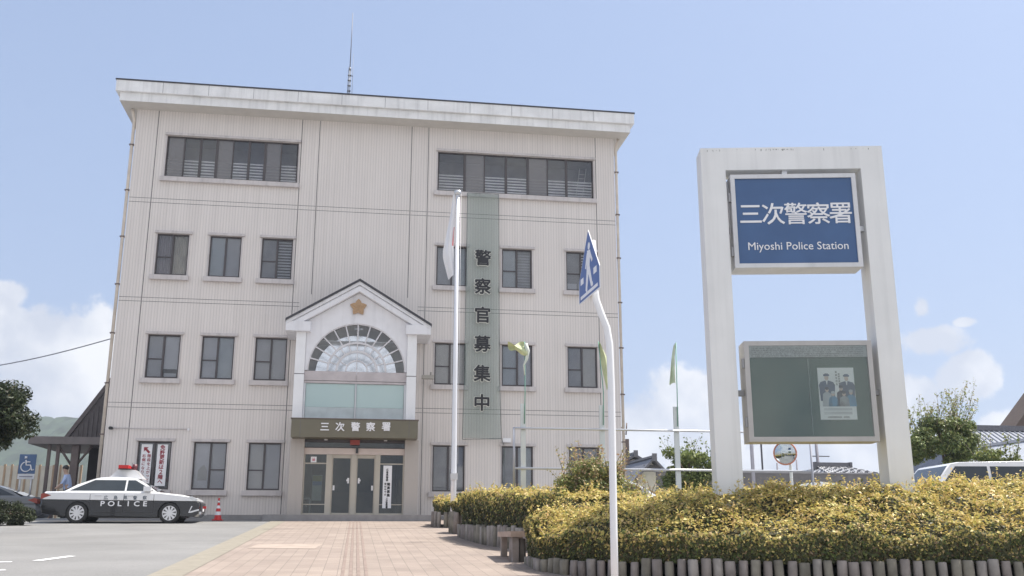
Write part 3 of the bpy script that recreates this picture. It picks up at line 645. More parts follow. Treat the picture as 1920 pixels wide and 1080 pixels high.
# ---------------------------------------------------------------- notices and posters on the station
def vtext(s, x, ztop, size, step, y, m, parent, name='letter', bold=.003, sx=1.):
    for i, ch in enumerate(s):
        if ch != ' ': text(name, ch, size, stand((x, y, ztop-i*step)), m, parent, .003, bold, sx)
def notices():
    red = mat('maroon_ink', (.30, .03, .05), .6)
    x0, x1 = COLS['a']; zt, zb = 2.46, 1.10
    t = thing('window_notice', 'white notice with dark red arrow and two columns of writing in window', 'notice', (-7.03, .03, zb))
    b = MB(); b.box(-7.22, -6.87, .025, .035, zb, zt); b.build('sheet', M_letw, t)
    b = MB(); M = Matrix.Translation((-7.05, .022, 2.27)) @ Matrix.Rotation(R(-45), 4, 'Y')
    b.prism([(-.035, -.14), (.035, -.14), (.035, .02), (.105, .02), (0, .13), (-.105, .02), (-.035, .02)], -.003, .001, 'y', M); b.build('arrow', red, t)
    vtext('階段を上がって', -6.95, 2.07, .12, .135, .022, red, t); vtext('右側になります', -7.12, 2.07, .12, .135, .022, red, t)
    t = thing('window_notice', 'white notice with one column of big dark red characters in window', 'notice', (-6.5, .03, zb))
    b = MB(); b.box(-6.70, -6.36, .025, .035, zb-.03, zt); b.build('sheet', M_letw, t)
    vtext('免許更新は２階へ', -6.53, 2.36, .17, .165, .022, red, t, bold=.006)
    p0, p1 = aty(719, 873, -1.19), aty(734, 953, -1.19)
    t = thing('vertical_board', 'tall white board with black writing standing at the right of the doors', 'notice board', (p0.x, -1.19, .12))
    b = MB(); b.box(p0.x+.0, p0.x+.29, -1.205, -1.19, p1.z, p0.z); b.build('board', M_letw, t)
    cx = p0.x+.145; zt = p0.z
    vtext('広島県警察', cx-.01, zt-.14, .085, .085, -1.208, M_ink, t); vtext('職員募集', cx+.045, zt-.62, .105, .12, -1.208, M_ink, t, bold=.006); vtext('受付中です', cx-.06, zt-.61, .08, .09, -1.208, M_ink, t); vtext('三次警察署', cx, zt-1.1, .075, .068, -1.208, M_ink, t)
    t = thing('door_poster', 'small blue and grey poster behind the left side glass of entrance', 'poster', (-1.35, -1.03, .55))
    b = MB(); b.box(-1.44, -1.12, -1.03, -1.02, .58, 1.42); s = b.build('sheet', mat('poster_grey', (.55, .62, .62), .6), t)
    b = MB(); b.box(-1.43, -1.13, -1.036, -1.031, 1.22, 1.40); b.build('yellow_panel', mat('poster_olive', (.42, .42, .16), .6), s)
    b = MB(); b.box(-1.43, -1.13, -1.036, -1.031, 1.08, 1.21); b.build('blue_panel', mat('poster_blue', (.16, .28, .55), .6), s)
    t = thing('glass_sticker', 'small white square sticker high on the left side glass of entrance', 'sticker', (-1.45, -1.115, 1.83))
    b = MB(); b.box(-1.52, -1.33, -1.118, -1.112, 1.83, 2.02); b.build('sheet', M_letw, t)
    b = MB(); b.box(-1.47, -1.38, -1.122, -1.119, 1.88, 1.95); b.box(-1.46, -1.445, -1.122, -1.119, 1.955, 1.99); b.box(-1.41, -1.395, -1.122, -1.119, 1.955, 1.99); b.build('figure', mat('pink_ink', (.6, .25, .3), .6), t)
    t = thing('hand_rail', 'white tubular handrail inside the glass left of the doors', 'rail', (-1.6, -.9, .1))
    b = MB(); b.tube([(-1.72, -.9, .66), (-1.52, -.9, .66), (-1.50, -.9, .64), (-1.50, -.9, .1)], .028, 8); b.tube([(-1.72, -.3, .66), (-1.52, -.3, .66), (-1.50, -.3, .64), (-1.50, -.3, .1)], .028, 8); b.tube([(-1.62, -.9, .42), (-1.62, -.3, .42)], .02, 8); b.build('tube', M_whitepaint, t)
notices()

# ---------------------------------------------------------------- hedges in log planters
def edge_dist(P, line):
    d = np.full(len(P), 1e9)
    for (ax, ay), (bx, by) in zip(line[:-1], line[1:]):
        ab = np.array([bx-ax, by-ay]); t = np.clip(((P-[ax, ay])@ab)/(ab@ab), 0, 1); d = np.minimum(d, np.linalg.norm(P-([ax, ay]+t[:, None]*ab), axis=1))
    return d
def inside(P, poly):
    c = np.zeros(len(P), bool); n = len(poly)
    for i in range(n):
        (x0, y0), (x1, y1) = poly[i], poly[(i+1) % n]
        if y0 == y1: continue
        c ^= ((y0 > P[:, 1]) != (y1 > P[:, 1])) & (P[:, 0] < (x1-x0)*(P[:, 1]-y0)/(y1-y0)+x0)
    return c
def lumps(x, y, k=1.): return k*(.035*np.sin(5.1*x+1.3*y)+.035*np.sin(4.3*y-2.2*x+1)+.025*np.sin(11*x+7*y)+.02*np.sin(9*y-13*x+2))
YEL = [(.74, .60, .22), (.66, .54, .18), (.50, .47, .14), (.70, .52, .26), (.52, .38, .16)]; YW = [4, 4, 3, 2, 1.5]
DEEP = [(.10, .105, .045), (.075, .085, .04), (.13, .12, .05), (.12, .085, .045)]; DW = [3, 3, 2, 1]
GRN = [(.13, .17, .05), (.17, .20, .06), (.09, .13, .045), (.24, .24, .09), (.28, .20, .12)]; GW = [3, 3, 3, 2, 1]
def palisade(label, line, ztop, label_cat='planter', spacing=.152, poly=None):
    t = thing('log_planter', label, label_cat, (line[0][0], line[0][1], gz(line[0][1])), group='log planters along the path and street')
    pts = []
    for (ax, ay), (bx, by) in zip(line[:-1], line[1:]):
        n = max(1, int(math.hypot(bx-ax, by-ay)/spacing))
        pts += [(ax+(bx-ax)*i/n, ay+(by-ay)*i/n) for i in range(n)]
    for x, y in pts[:98]:
        b = MB(); r = random.uniform(.055, .071); zt = (ztop(x, y) if callable(ztop) else ztop)+random.uniform(-.035, .02); q = random.uniform(-.014, .014)
        q2 = random.uniform(-.014, .014); b.tube([(x, y, gz(y)-.08), (x+q, y+q2, zt-.012), (x+q, y+q2, zt)], [r, r*.97, r*.82], 9); b.build('log', random.choice(WOODS), t)
    if poly:
        b = MB(); b.face([(x, y, (ztop(x, y) if callable(ztop) else ztop)-.05) for x, y in poly]); b.build('soil', M_soil, t)
    return t
def hedge(label, poly, front, topz, botz, ntop, nside, size, over=.06, wild=1.):
    """clipped shrub mass: leaves on the top surface and down the faces along `front`"""
    xs = [p[0] for p in poly]; ys = [p[1] for p in poly]
    P = rng.uniform([min(xs), min(ys)], [max(xs), max(ys)], (ntop*5, 2)); P = P[inside(P, poly)][:ntop]; n = len(P)
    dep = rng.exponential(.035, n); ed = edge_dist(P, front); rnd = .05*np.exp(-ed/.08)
    z = topz(P[:, 0], P[:, 1])+lumps(P[:, 0], P[:, 1], wild)-dep-rnd
    up = rng.random(n) < .05*wild; z[up] += rng.uniform(.02, .12, up.sum())*wild
    Pt = np.c_[P, z]; Nt = np.tile([0, 0, 1.], (n, 1))
    ns = int(n*.0065*wild)                                         # stray sprigs standing out of the clip
    si = rng.integers(0, n, ns); m = 9; hgt = rng.uniform(.06, .20, ns)
    sp = np.repeat(P[si], m, 0)+rng.normal(0, .014, (ns*m, 2)); fz = np.tile(np.linspace(0, 1, m), ns)*np.repeat(hgt, m)
    tl = np.repeat(rng.normal(0, .22, (ns, 2)), m, 0)*fz[:, None]
    sprig = np.c_[sp+tl, np.repeat(topz(P[si][:, 0], P[si][:, 1])+lumps(P[si][:, 0], P[si][:, 1], wild), m)+fz]; scol = pick(YEL, YW, ns*m)
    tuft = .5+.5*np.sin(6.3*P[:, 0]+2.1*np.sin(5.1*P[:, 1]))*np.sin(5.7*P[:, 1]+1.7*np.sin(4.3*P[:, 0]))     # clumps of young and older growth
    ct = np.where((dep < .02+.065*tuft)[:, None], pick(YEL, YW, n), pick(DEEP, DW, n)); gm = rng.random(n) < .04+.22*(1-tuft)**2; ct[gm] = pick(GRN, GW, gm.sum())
    seg = [(np.array(a), np.array(b)) for a, b in zip(front[:-1], front[1:])]; ln = np.array([np.linalg.norm(b-a) for a, b in seg])
    k = rng.choice(len(seg), nside, p=ln/ln.sum()); f = rng.random((nside, 1)); A = np.array([s[0] for s in seg])[k]; B = np.array([s[1] for s in seg])[k]
    Q = A+(B-A)*f; d = (B-A)/np.linalg.norm(B-A, axis=1, keepdims=True); nn = np.c_[d[:, 1], -d[:, 0]]
    if inside(Q[:1]+nn[:1]*.1, poly)[0]: nn = -nn
    zt = topz(Q[:, 0], Q[:, 1])+lumps(Q[:, 0], Q[:, 1], wild)-.05; zb = botz(Q[:, 0], Q[:, 1])
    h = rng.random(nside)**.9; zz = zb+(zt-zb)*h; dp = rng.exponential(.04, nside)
    bulge = over*(1.15*h-.35)+.022*np.sin(7*Q[:, 0]+5*zz)+.015*np.sin(15*Q[:, 1]-9*zz)
    Q = Q+nn*(bulge-dp)[:, None]
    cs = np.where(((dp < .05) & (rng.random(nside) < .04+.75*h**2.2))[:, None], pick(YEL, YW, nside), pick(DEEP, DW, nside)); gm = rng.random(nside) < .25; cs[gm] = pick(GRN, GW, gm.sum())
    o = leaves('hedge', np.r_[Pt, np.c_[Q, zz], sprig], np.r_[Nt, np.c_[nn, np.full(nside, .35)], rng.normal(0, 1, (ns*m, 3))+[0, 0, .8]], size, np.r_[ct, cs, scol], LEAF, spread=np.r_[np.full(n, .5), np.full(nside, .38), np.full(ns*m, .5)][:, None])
    tag(o, label, 'hedge')
    # woody core under the leaves
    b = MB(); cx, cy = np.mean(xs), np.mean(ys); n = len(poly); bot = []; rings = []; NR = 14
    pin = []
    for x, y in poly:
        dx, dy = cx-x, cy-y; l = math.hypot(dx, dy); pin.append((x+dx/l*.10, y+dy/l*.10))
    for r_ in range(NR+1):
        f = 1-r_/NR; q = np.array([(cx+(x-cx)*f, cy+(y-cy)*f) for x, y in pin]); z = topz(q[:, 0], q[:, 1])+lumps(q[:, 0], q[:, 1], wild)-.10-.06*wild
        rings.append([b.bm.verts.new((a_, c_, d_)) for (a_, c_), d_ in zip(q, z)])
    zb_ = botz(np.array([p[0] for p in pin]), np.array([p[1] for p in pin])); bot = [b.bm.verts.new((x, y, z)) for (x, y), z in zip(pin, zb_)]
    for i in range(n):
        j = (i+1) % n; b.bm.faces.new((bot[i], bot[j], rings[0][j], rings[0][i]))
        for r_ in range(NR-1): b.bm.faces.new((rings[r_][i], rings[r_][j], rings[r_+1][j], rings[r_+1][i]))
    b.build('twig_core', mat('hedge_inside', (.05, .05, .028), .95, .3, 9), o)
    return o
F_LINE = [(2.66, -19.7), (2.62, -20.85), (2.85, -21.5), (3.35, -22.1), (4.25, -22.75), (6.2, -23.15), (8.4, -23.5), (11.2, -23.95)]
F_POLY = F_LINE+[(11.6, -19.4), (8.5, -19.1), (5.2, -18.0), (3.7, -18.4), (2.9, -19.2)]
f_log = lambda x, y: -.885
palisade('long log planter running along the street in the right foreground', F_LINE, f_log, poly=F_POLY)
def f_top(x, y):
    t = edge_dist(np.c_[x, y], F_LINE[1:]); return np.minimum(-.50+.44*t, np.interp(x, [2.8, 3.9, 5.0, 8, 11.5], [-.30, -.24, .0, .06, .22]))
hedge('wide golden hedge mounded around the foot of the big sign frame', F_POLY, F_LINE, f_top, lambda x, y: np.full_like(x, -.93), 105000, 36000, .047, over=.13, wild=1.2)
L3 = [(2.95, -11.2), (2.42, -11.9), (2.5, -13.3), (2.62, -14.7), (2.85, -15.7), (3.15, -16.6), (3.9, -17.3)]
P3 = L3+[(5.4, -16.8), (5.9, -12.2), (4.2, -11.0)]
l3 = lambda x, y: -.36+.02*(y+14)
palisade('curved log planter beside the path between doors and bench', L3, l3, poly=P3)
hedge('long golden hedge in the curved planter beside the brick path', P3, L3, lambda x, y: .27+.045*(y+14.5), lambda x, y: l3(x, y)-.03, 26000, 13000, .060, over=.12)
L1 = [(2.55, -4.4), (2.22, -6.35), (2.35, -6.75), (2.75, -6.95), (3.4, -6.7)]; P1 = L1+[(3.7, -4.6)]
palisade('small log planter at the end of the path nearest the doors', L1, lambda x, y: .10, poly=P1)
hedge('small clipped hedge nearest the entrance doors', P1, L1, lambda x, y: .47+0*x, lambda x, y: .06+0*x, 4500, 4000, .07)
L2 = [(2.72, -9.3), (2.40, -9.85), (2.48, -10.35), (3.0, -10.6)]; P2 = L2+[(3.6, -9.6)]
palisade('short log planter between the small hedge and the long path hedge', L2, lambda x, y: .02, poly=P2)
hedge('low rusty tipped hedge between the small hedge and long path hedge', P2+[], L2, lambda x, y: .30+0*x, lambda x, y: 0*x, 3000, 2500, .065)
palisade('short row of logs under the plank bench', [(2.5, -19.12), (2.98, -19.12)], lambda x, y: -.60)
t = thing('plank_bench', 'short thick plank bench between hedges beside the path', 'bench', (2.6, -18.7, gz(-18.7)))
b = MB(); b.box(2.44, 2.87, -19.36, -17.9, -.60, -.515); b.build('seat', M_woodl, t, bevel=.008)
for y in (-19.30, -18.1):
    for x in (2.53, 2.79): b = MB(); b.box(x-.05, x+.05, y-.0, y+.12, gz(y)-.05, -.602); b.build('leg', M_wood, t)

def blob_plant(name, label, cat, c, rad, n, size, pal, w, shoots=0, slen=.5, tipcol=None, trunk=None, group=None, clumps=40, lean=(0, 0)):
    """crown of leaf clumps round c with radii rad, thrown-up shoots and a stem"""
    c = np.array(c, float); rad = np.array(rad, float)
    t = thing(name, label, cat, (c[0], c[1], gz(c[1])), group=group)
    d = unit(rng.normal(0, 1, (clumps, 3))); rr = rng.uniform(.35, 1., (clumps, 1))**.6; cc = c+d*rr*rad*.85; cr = rng.uniform(.18, .34, clumps)*rad.mean()
    k = rng.integers(0, clumps, n); o = unit(rng.normal(0, 1, (n, 3))); q = rng.random((n, 1))**.4
    P = cc[k]+o*q*cr[k][:, None]*[1, 1, .85]; Nn = o+[0, 0, .6]
    col = pick(pal, w, n)*(rng.uniform(.75, 1.25, clumps)[k][:, None])
    SP, SN, SCo = [], [], []; st = MB()
    for i in range(shoots):
        a = rng.uniform(0, 2*math.pi); e = rng.uniform(.8, 1.45); dirn = np.array([math.cos(a)*math.cos(e)+lean[0], math.sin(a)*math.cos(e)+lean[1], math.sin(e)])
        s0 = c+unit(rng.normal(0, 1, (1, 3)))[0]*rad*[.7, .7, .3]+[0, 0, rad[2]*.45]; L_ = slen*rng.uniform(.6, 1.3); m = int(34*L_/max(size, .03)*.045)+8
        f = np.linspace(0, 1, m)[:, None]; SP.append(s0+dirn*L_*f+rng.normal(0, size*.5, (m, 3))); SN.append(np.tile(dirn, (m, 1))+rng.normal(0, .6, (m, 3))); SCo.append(pick(tipcol or pal, [1]*len(tipcol or pal), m))
        st.tube([tuple(s0), tuple(s0+dirn*L_)], [.008, .003], 4)
    if shoots: P = np.r_[P, np.concatenate(SP)]; Nn = np.r_[Nn, np.concatenate(SN)]; col = np.r_[col, np.concatenate(SCo)]
    leaves('crown', P, Nn, size, np.clip(col, 0, 1), LEAF, t, spread=.8)
    z0 = gz(c[1]) if trunk is None else trunk
    st.tube([(c[0], c[1], z0-.1), (c[0]+.03, c[1], (z0+c[2])/2), (c[0], c[1], c[2]+rad[2]*.3)], [.07*rad.mean()+.03, .05*rad.mean()+.02, .02], 8)
    for i in range(7):
        e = cc[rng.integers(0, clumps)]; st.tube([(c[0], c[1], z0+(c[2]-z0)*rng.uniform(.3, .9)), tuple((e+c)/2), tuple(e)], [.03*rad.mean()+.01, .02, .008], 5)
    st.build('trunk', M_bark, t)
    return t
SHR = [(.20, .24, .08), (.28, .29, .10), (.14, .19, .06), (.42, .40, .16), (.44, .32, .20)]
blob_plant('bushy_shrub', 'tall loose shrub with pinkish shoots rising behind the crossing sign pole', 'shrub', (4.72, -15.4, .08), (.92, .85, .95), 36000, .060, SHR, [3, 3, 2, 2, 1.5], 70, .5, [(.46, .31, .20), (.46, .40, .17), (.38, .34, .14)], clumps=70)
blob_plant('bushy_shrub', 'yellow green sprigs growing right of the crossing sign pole', 'shrub', (5.55, -15.6, -.1), (.55, .5, .55), 5000, .058, [(.34, .34, .12), (.40, .38, .13), (.20, .24, .08)], [2, 2, 2], 22, .4, [(.42, .40, .15), (.36, .26, .14)])
p = atd(1292, 885, 31); blob_plant('leafy_tree', 'green bushy tree behind the pipe frame left of the big sign', 'tree', (p.x, p.y, p.z), (1.05, .9, .9), 9000, .10, [(.16, .20, .06), (.24, .27, .09), (.11, .15, .05)], [3, 3, 2], 22, .5)
p = atd(1772, 836, 27); blob_plant('feathery_bush', 'big feathery bush with long upward shoots right of the big sign', 'bush', (p.x, p.y, p.z), (1.35, 1.0, .85), 17000, .08, [(.15, .20, .07), (.22, .26, .09), (.10, .14, .05), (.30, .30, .12)], [3, 3, 2, 1], 60, 1.0, [(.28, .31, .12), (.36, .33, .17), (.20, .24, .09)], lean=(.28, 0))
p = atd(1868, 858, 24); blob_plant('feathery_bush', 'low spreading bush in front of the tiled house at right edge', 'bush', (p.x, p.y, p.z-.2), (.7, .6, .42), 5000, .075, [(.18, .22, .07), (.30, .31, .10), (.12, .16, .05)], [3, 3, 2], 16, .5)
p = atd(-28, 782, 22); blob_plant('dark_tree', 'dark round tree standing at the left edge of the car park', 'tree', (p.x, p.y, p.z), (1.12, 1.1, .95), 26000, .075, [(.035, .05, .022), (.05, .065, .028), (.03, .04, .02), (.10, .085, .04)], [4, 3, 3, .6], 14, .3, clumps=90)
p = atd(18, 960, 27); blob_plant('low_bush', 'dark low bush beside the tail of the police car', 'bush', (p.x, p.y, gz(p.y)+.33), (.80, .5, .38), 12000, .05, [(.045, .055, .025), (.06, .075, .03), (.03, .04, .02)], [3, 3, 3], 0, clumps=70)
p = atd(-60, 955, 26.4); blob_plant('low_bush', 'dark low bush at the left edge under the round tree', 'bush', (p.x, p.y, gz(p.y)+.36), (.8, .5, .45), 9000, .05, [(.045, .055, .025), (.06, .075, .03), (.03, .04, .02)], [3, 3, 3], 0, clumps=60)

# ---------------------------------------------------------------- big sign frame
PA = R(11); PR = Vector((math.cos(PA), -math.sin(PA), 0)); PN = Vector((-math.sin(PA), -math.cos(PA), 0)); PO = Vector((6.24, -21.73, 0))
PM = Matrix(((PR.x, -PN.x, 0, PO.x), (PR.y, -PN.y, 0, PO.y), (0, 0, 1, 0), (0, 0, 0, 1)))     # local: x right, y away from viewer, z up
def pmb(b): b.bm.transform(PM); return b
def pstand(u, v, z): return stand(PM @ Vector((u, v, z)), PR)
def sign_frame():
    t = thing('sign_frame', 'tall white concrete gate frame rising from the hedge carrying two sign boxes', 'sign', tuple(PO+Vector((0, 0, -.3))))
    m = mat('white_frame_paint', (.82, .82, .81), .6, .05, 1.2, stain=.10)
    b = MB(); b.prism([(-1.18, -1.2), (-1.18, 5.24), (1.595, 5.24), (1.595, -1.2), (1.25, -1.2), (1.25, 4.875), (-.81, 4.875), (-.81, -1.2)], 0, .42)
    f = pmb(b).build('frame', m, t, bevel=.014)
    b = MB(); st = mat('drip_stain', (.30, .30, .29), .8)
    for i in range(46):
        u = random.choice([random.gauss(.05, .12), random.uniform(-1.1, 1.5)]); h = random.uniform(.008, .04); w = random.uniform(.003, .010); b.box(u, u+w, -.0025, .0, 5.215-h, 5.215-random.uniform(0, .01))
    pmb(b).build('drip_stain', st, f)
    # upper box
    b = MB(); x0, x1, z0, z1 = -.755, 1.14, 3.30, 4.78; w = .065
    b.box(x0, x1, -.05, .36, z1-w, z1); b.box(x0, x1, -.05, .36, z0, z0+w); b.box(x0, x0+w, -.05, .36, z0+w, z1-w); b.box(x1-w, x1, -.05, .36, z0+w, z1-w)
    u = pmb(b).build('light_box', M_alu, t, bevel=.006)
    b = MB(); b.box(x0+w, x1-w, -.025, .34, z0+w, z1-w); pmb(b).build('blue_panel', M_navy, u)
    for ch, uu in zip('三次警察署', (-.475, -.135, .205, .545, .875)): text('letter', ch, .365, pstand(uu, -.031, 4.15), M_letw, u, .008, .003)
    text('latin_line', 'Miyoshi Police Station', .172, pstand(.205, -.031, 3.62), M_letw, u, .008, 0, .99)
    b = MB()
    for z in (4.42, 3.56): b.box(x0-.035, x0-.004, -.03, .05, z-.07, z+.07)
    b.tube([(x0-.03, .02, 3.6), (x0-.03, .02, 4.7)], .012, 6); pmb(b).build('hinge', mat('hinge_grey', (.33, .33, .34), .5), u)
    b = MB(); b.box(.06, .14, .05, .11, z1+.002, 4.874); b.box(-.85, -.756, .1, .2, 3.9, 3.98); b.box(1.141, 1.249, .1, .2, 3.9, 3.98); pmb(b).each('bracket', M_steel, u)
    # lower notice case
    b = MB(); x0, x1, z0, z1 = -.70, 1.145, .715, 2.18; w = .07
    b.box(x0, x1, -.06, .34, z1-w, z1); b.box(x0, x1, -.06, .34, z0, z0+w); b.box(x0, x0+w, -.06, .34, z0+w, z1-w); b.box(x1-w, x1, -.06, .34, z0+w, z1-w)
    u = pmb(b).build('notice_case', mat('dull_case', (.47, .455, .44), .45, .08, metal=.3, stain=.15), t, bevel=.006)
    b = MB(); b.box(x0+w, x1-w, -.012, .33, z0+w, z1-w); pmb(b).build('green_board', mat('green_felt', (.105, .175, .15), .9, .08, 2), u)
    b = MB(); b.box(x0+w+.002, x1-w-.002, -.056, -.052, z0+w, z1-w); pmb(b).build('glass', G_case, u)
    b = MB(); b.box(.205, .222, -.05, -.035, z0+w, z1-w-.2); pmb(b).build('sliding_stile', glass_mat('stile_glass', (.8, .86, .84)), u)
    b = MB(); b.box(x0+w+.002, x1-w-.002, -.045, -.013, z1-w-.17, z1-w-.002); h = pmb(b).build('header_strip', mat('strip_grey', (.52, .53, .54), .7, .15, 30), u)
    b = MB(); ink = mat('faded_ink', (.26, .26, .28), .8)                # long notice too small to read: rows of worn strokes
    for r_ in range(5):
        z = z1-w-.03-r_*.028
        for i in range(150):
            if random.random() < .28: continue
            uu = x0+w+.03+i*.0108; b.box(uu, uu+random.uniform(.004, .009), -.0465, -.0452, z-random.uniform(.008, .02), z)
    pmb(b).build('worn_writing', ink, h)
    b = MB()
    for z in (1.86, 1.0): b.box(x0-.03, x0-.004, -.04, .04, z-.07, z+.07)
    b.box(-.807, x0-.002, .1, .2, 1.4, 1.48); b.box(x1+.002, 1.247, .1, .2, 1.4, 1.48); pmb(b).each('hinge', MATS['hinge_grey'], u)
sign_frame()
def poster():
    DY = -.072
    t = thing('case_poster', 'white recruitment poster with standing and crouching figures in the green notice case', 'poster', tuple(PM @ Vector((.6, .05, 1.02))))
    b = MB(); b.box(.345, .865, .048+DY, .056+DY, 1.03, 1.785); s = pmb(b).build('sheet', mat('poster_paper', (.90, .91, .92), .6, .03), t)
    nav = mat('print_navy', (.13, .17, .25), .7); skin = mat('print_skin', (.68, .55, .48), .7); blu = mat('print_blue', (.16, .34, .52), .7); gr = mat('print_grey', (.52, .55, .58), .7); dk = mat('print_dark', (.08, .09, .12), .7)
    def pr(pts, m, y=.0465, n='printed_figure'): b = MB(); b.prism(pts, y+DY, y+DY+.001); pmb(b).build(n, m, s)
    def oval(cx, cz, rx, rz, n=12): return [(cx+rx*math.cos(2*math.pi*i/n), cz+rz*math.sin(2*math.pi*i/n)) for i in range(n)]
    for cx, top in ((.468, 1.70), (.752, 1.69)):
        pr([(cx-.10, 1.30), (cx-.115, top-.17), (cx-.09, top-.125), (cx-.03, top-.105), (cx+.03, top-.105), (cx+.09, top-.125), (cx+.115, top-.17), (cx+.10, 1.30)], nav)
        pr(oval(cx, top-.06, .030, .042), skin, .0455); pr([(cx-.04, top-.04), (cx-.045, top-.02), (cx-.02, top), (cx+.02, top), (cx+.045, top-.02), (cx+.04, top-.04)], nav, .0445)
        pr([(cx-.014, top-.105), (cx+.014, top-.105), (cx+.004, top-.16), (cx-.004, top-.16)], M_letw, .0455)
    for cx, top, bc, hc in ((.46, 1.50, gr, dk), (.545, 1.44, blu, gr), (.665, 1.52, dk, dk), (.70, 1.44, gr, dk), (.80, 1.46, blu, gr)):
        pr([(cx-.075, 1.22), (cx-.06, top-.10), (cx-.02, top-.07), (cx+.02, top-.07), (cx+.06, top-.10), (cx+.075, 1.22)], bc, .0435); pr(oval(cx, top-.04, .026, .034), skin, .0425); pr(oval(cx, top-.018, .03, .022), hc, .0415)
    vtext_p = lambda st, u, z, sz, m: [text('letter', ch, sz, pstand(u, .0405+DY, z-i*sz*1.25), m, s, .001) for i, ch in enumerate(st)]
    vtext_p('未来を守る', .608, 1.72, .036, M_ink); vtext_p('警察官募集', .648, 1.69, .028, M_ink)
    text('small_line', '広島県警察本部　採用係', .028, pstand(.6, .0405+DY, 1.065), M_ink, s, .001)
    b = MB(); b.box(.40, .80, .0455+DY, .0465+DY, 1.105, 1.145); b.box(.40, .80, .0455+DY, .0465+DY, 1.16, 1.195); pmb(b).build('text_band', mat('print_pale', (.66, .67, .69), .7), s)
poster()

# ---------------------------------------------------------------- crossing sign on a cranked pole
def crossing_sign():
    base = atd(1152, 1075, 10); base.z = gz(base.y)
    t = thing('crossing_sign', 'blue pedestrian crossing sign on a cranked white pole at the kerb', 'road sign', tuple(base))
    P = lambda px, py: aty(px, py, base.y)
    pts = [(base.x, base.y, base.z-.1)]+[tuple(P(px, py)) for px, py in ((1151, 1000), (1146, 720), (1143, 645), (1138, 615), (1126, 585), (1118, 562), (1115, 540), (1112, 470), (1110, 452))]
    b = MB(); b.tube(pts, .0385, 14); b.build('pole', M_whitepaint, t)
    # plate: a house-shaped pentagon turned almost edge-on
    a = P(1108, 413); bl = P(1095, 556); u = Vector((math.sin(R(-9)), -math.cos(R(-9)), 0))
    c = P(1113, 500); ang = R(-87.5); r = Vector((math.cos(ang), math.sin(ang), 0)); nrm = Vector((0, 0, 1)).cross(r)*-1
    if nrm.y > 0: nrm = -nrm
    M = Matrix(((r.x, nrm.x, 0, c.x), (r.y, nrm.y, 0, c.y), (0, 0, 1, c.z), (0, 0, 0, 1))) @ Matrix.Translation((0, .05, 0))
    def poly(s, y0, y1, m, name, par):
        b = MB(); b.prism([(-.415*s, -.345*s), (-.415*s, -.10*s), (0, .42*s), (.415*s, -.10*s), (.415*s, -.345*s)], y0, y1); b.bm.transform(M); return b.build(name, m, par)
    pl = poly(1, 0, .006, M_whitepaint, 'plate', t); poly(.955, .006, .008, M_blue, 'blue_field', pl)
    b = MB(); y0, y1 = .008, .010
    def bar(x0, z0, x1, z1, w0, w1=None):
        w1 = w1 or w0; d = Vector((x1-x0, z1-z0)).normalized(); n = Vector((-d.y, d.x))
        b.prism([(x0-n.x*w0, z0-n.y*w0), (x0+n.x*w0, z0+n.y*w0), (x1+n.x*w1, z1+n.y*w1), (x1-n.x*w1, z1-n.y*w1)], y0, y1)
    S = 1.0
    b.prism([(.03+.042*math.cos(k*math.pi/6), .225+.042*math.sin(k*math.pi/6)) for k in range(12)], y0, y1)
    y1 = .0104; bar(.02, .18, -.01, -.02, .06, .05); y1 = .0107; bar(-.02, .0, -.10, -.255, .04, .03); y1 = .011; bar(.0, .0, .12, -.24, .04, .03); y1 = .0113; bar(.05, .15, .15, .03, .024, .02); y1 = .0116; bar(-.03, .15, -.11, .0, .024, .02)
    y1 = .0119; bar(.12, -.24, .16, -.225, .02); y1 = .0122; bar(-.10, -.255, -.06, -.262, .02)
    y1 = .0095; b.box(.19, .31, y0, y1, -.14, -.07); b.box(-.33, -.21, y0, y1, -.14, -.07)
    b.box(-.34, .34, y0, y1, -.305, -.268)
    b.bm.transform(M); b.build('walking_figure', M_letw, pl)
    b = MB(); b.box(-.03, .03, -.06, 0, -.2, -.15); b.box(-.03, .03, -.06, 0, .05, .1); b.bm.transform(M); b.each('clamp', M_steel, t)
crossing_sign()

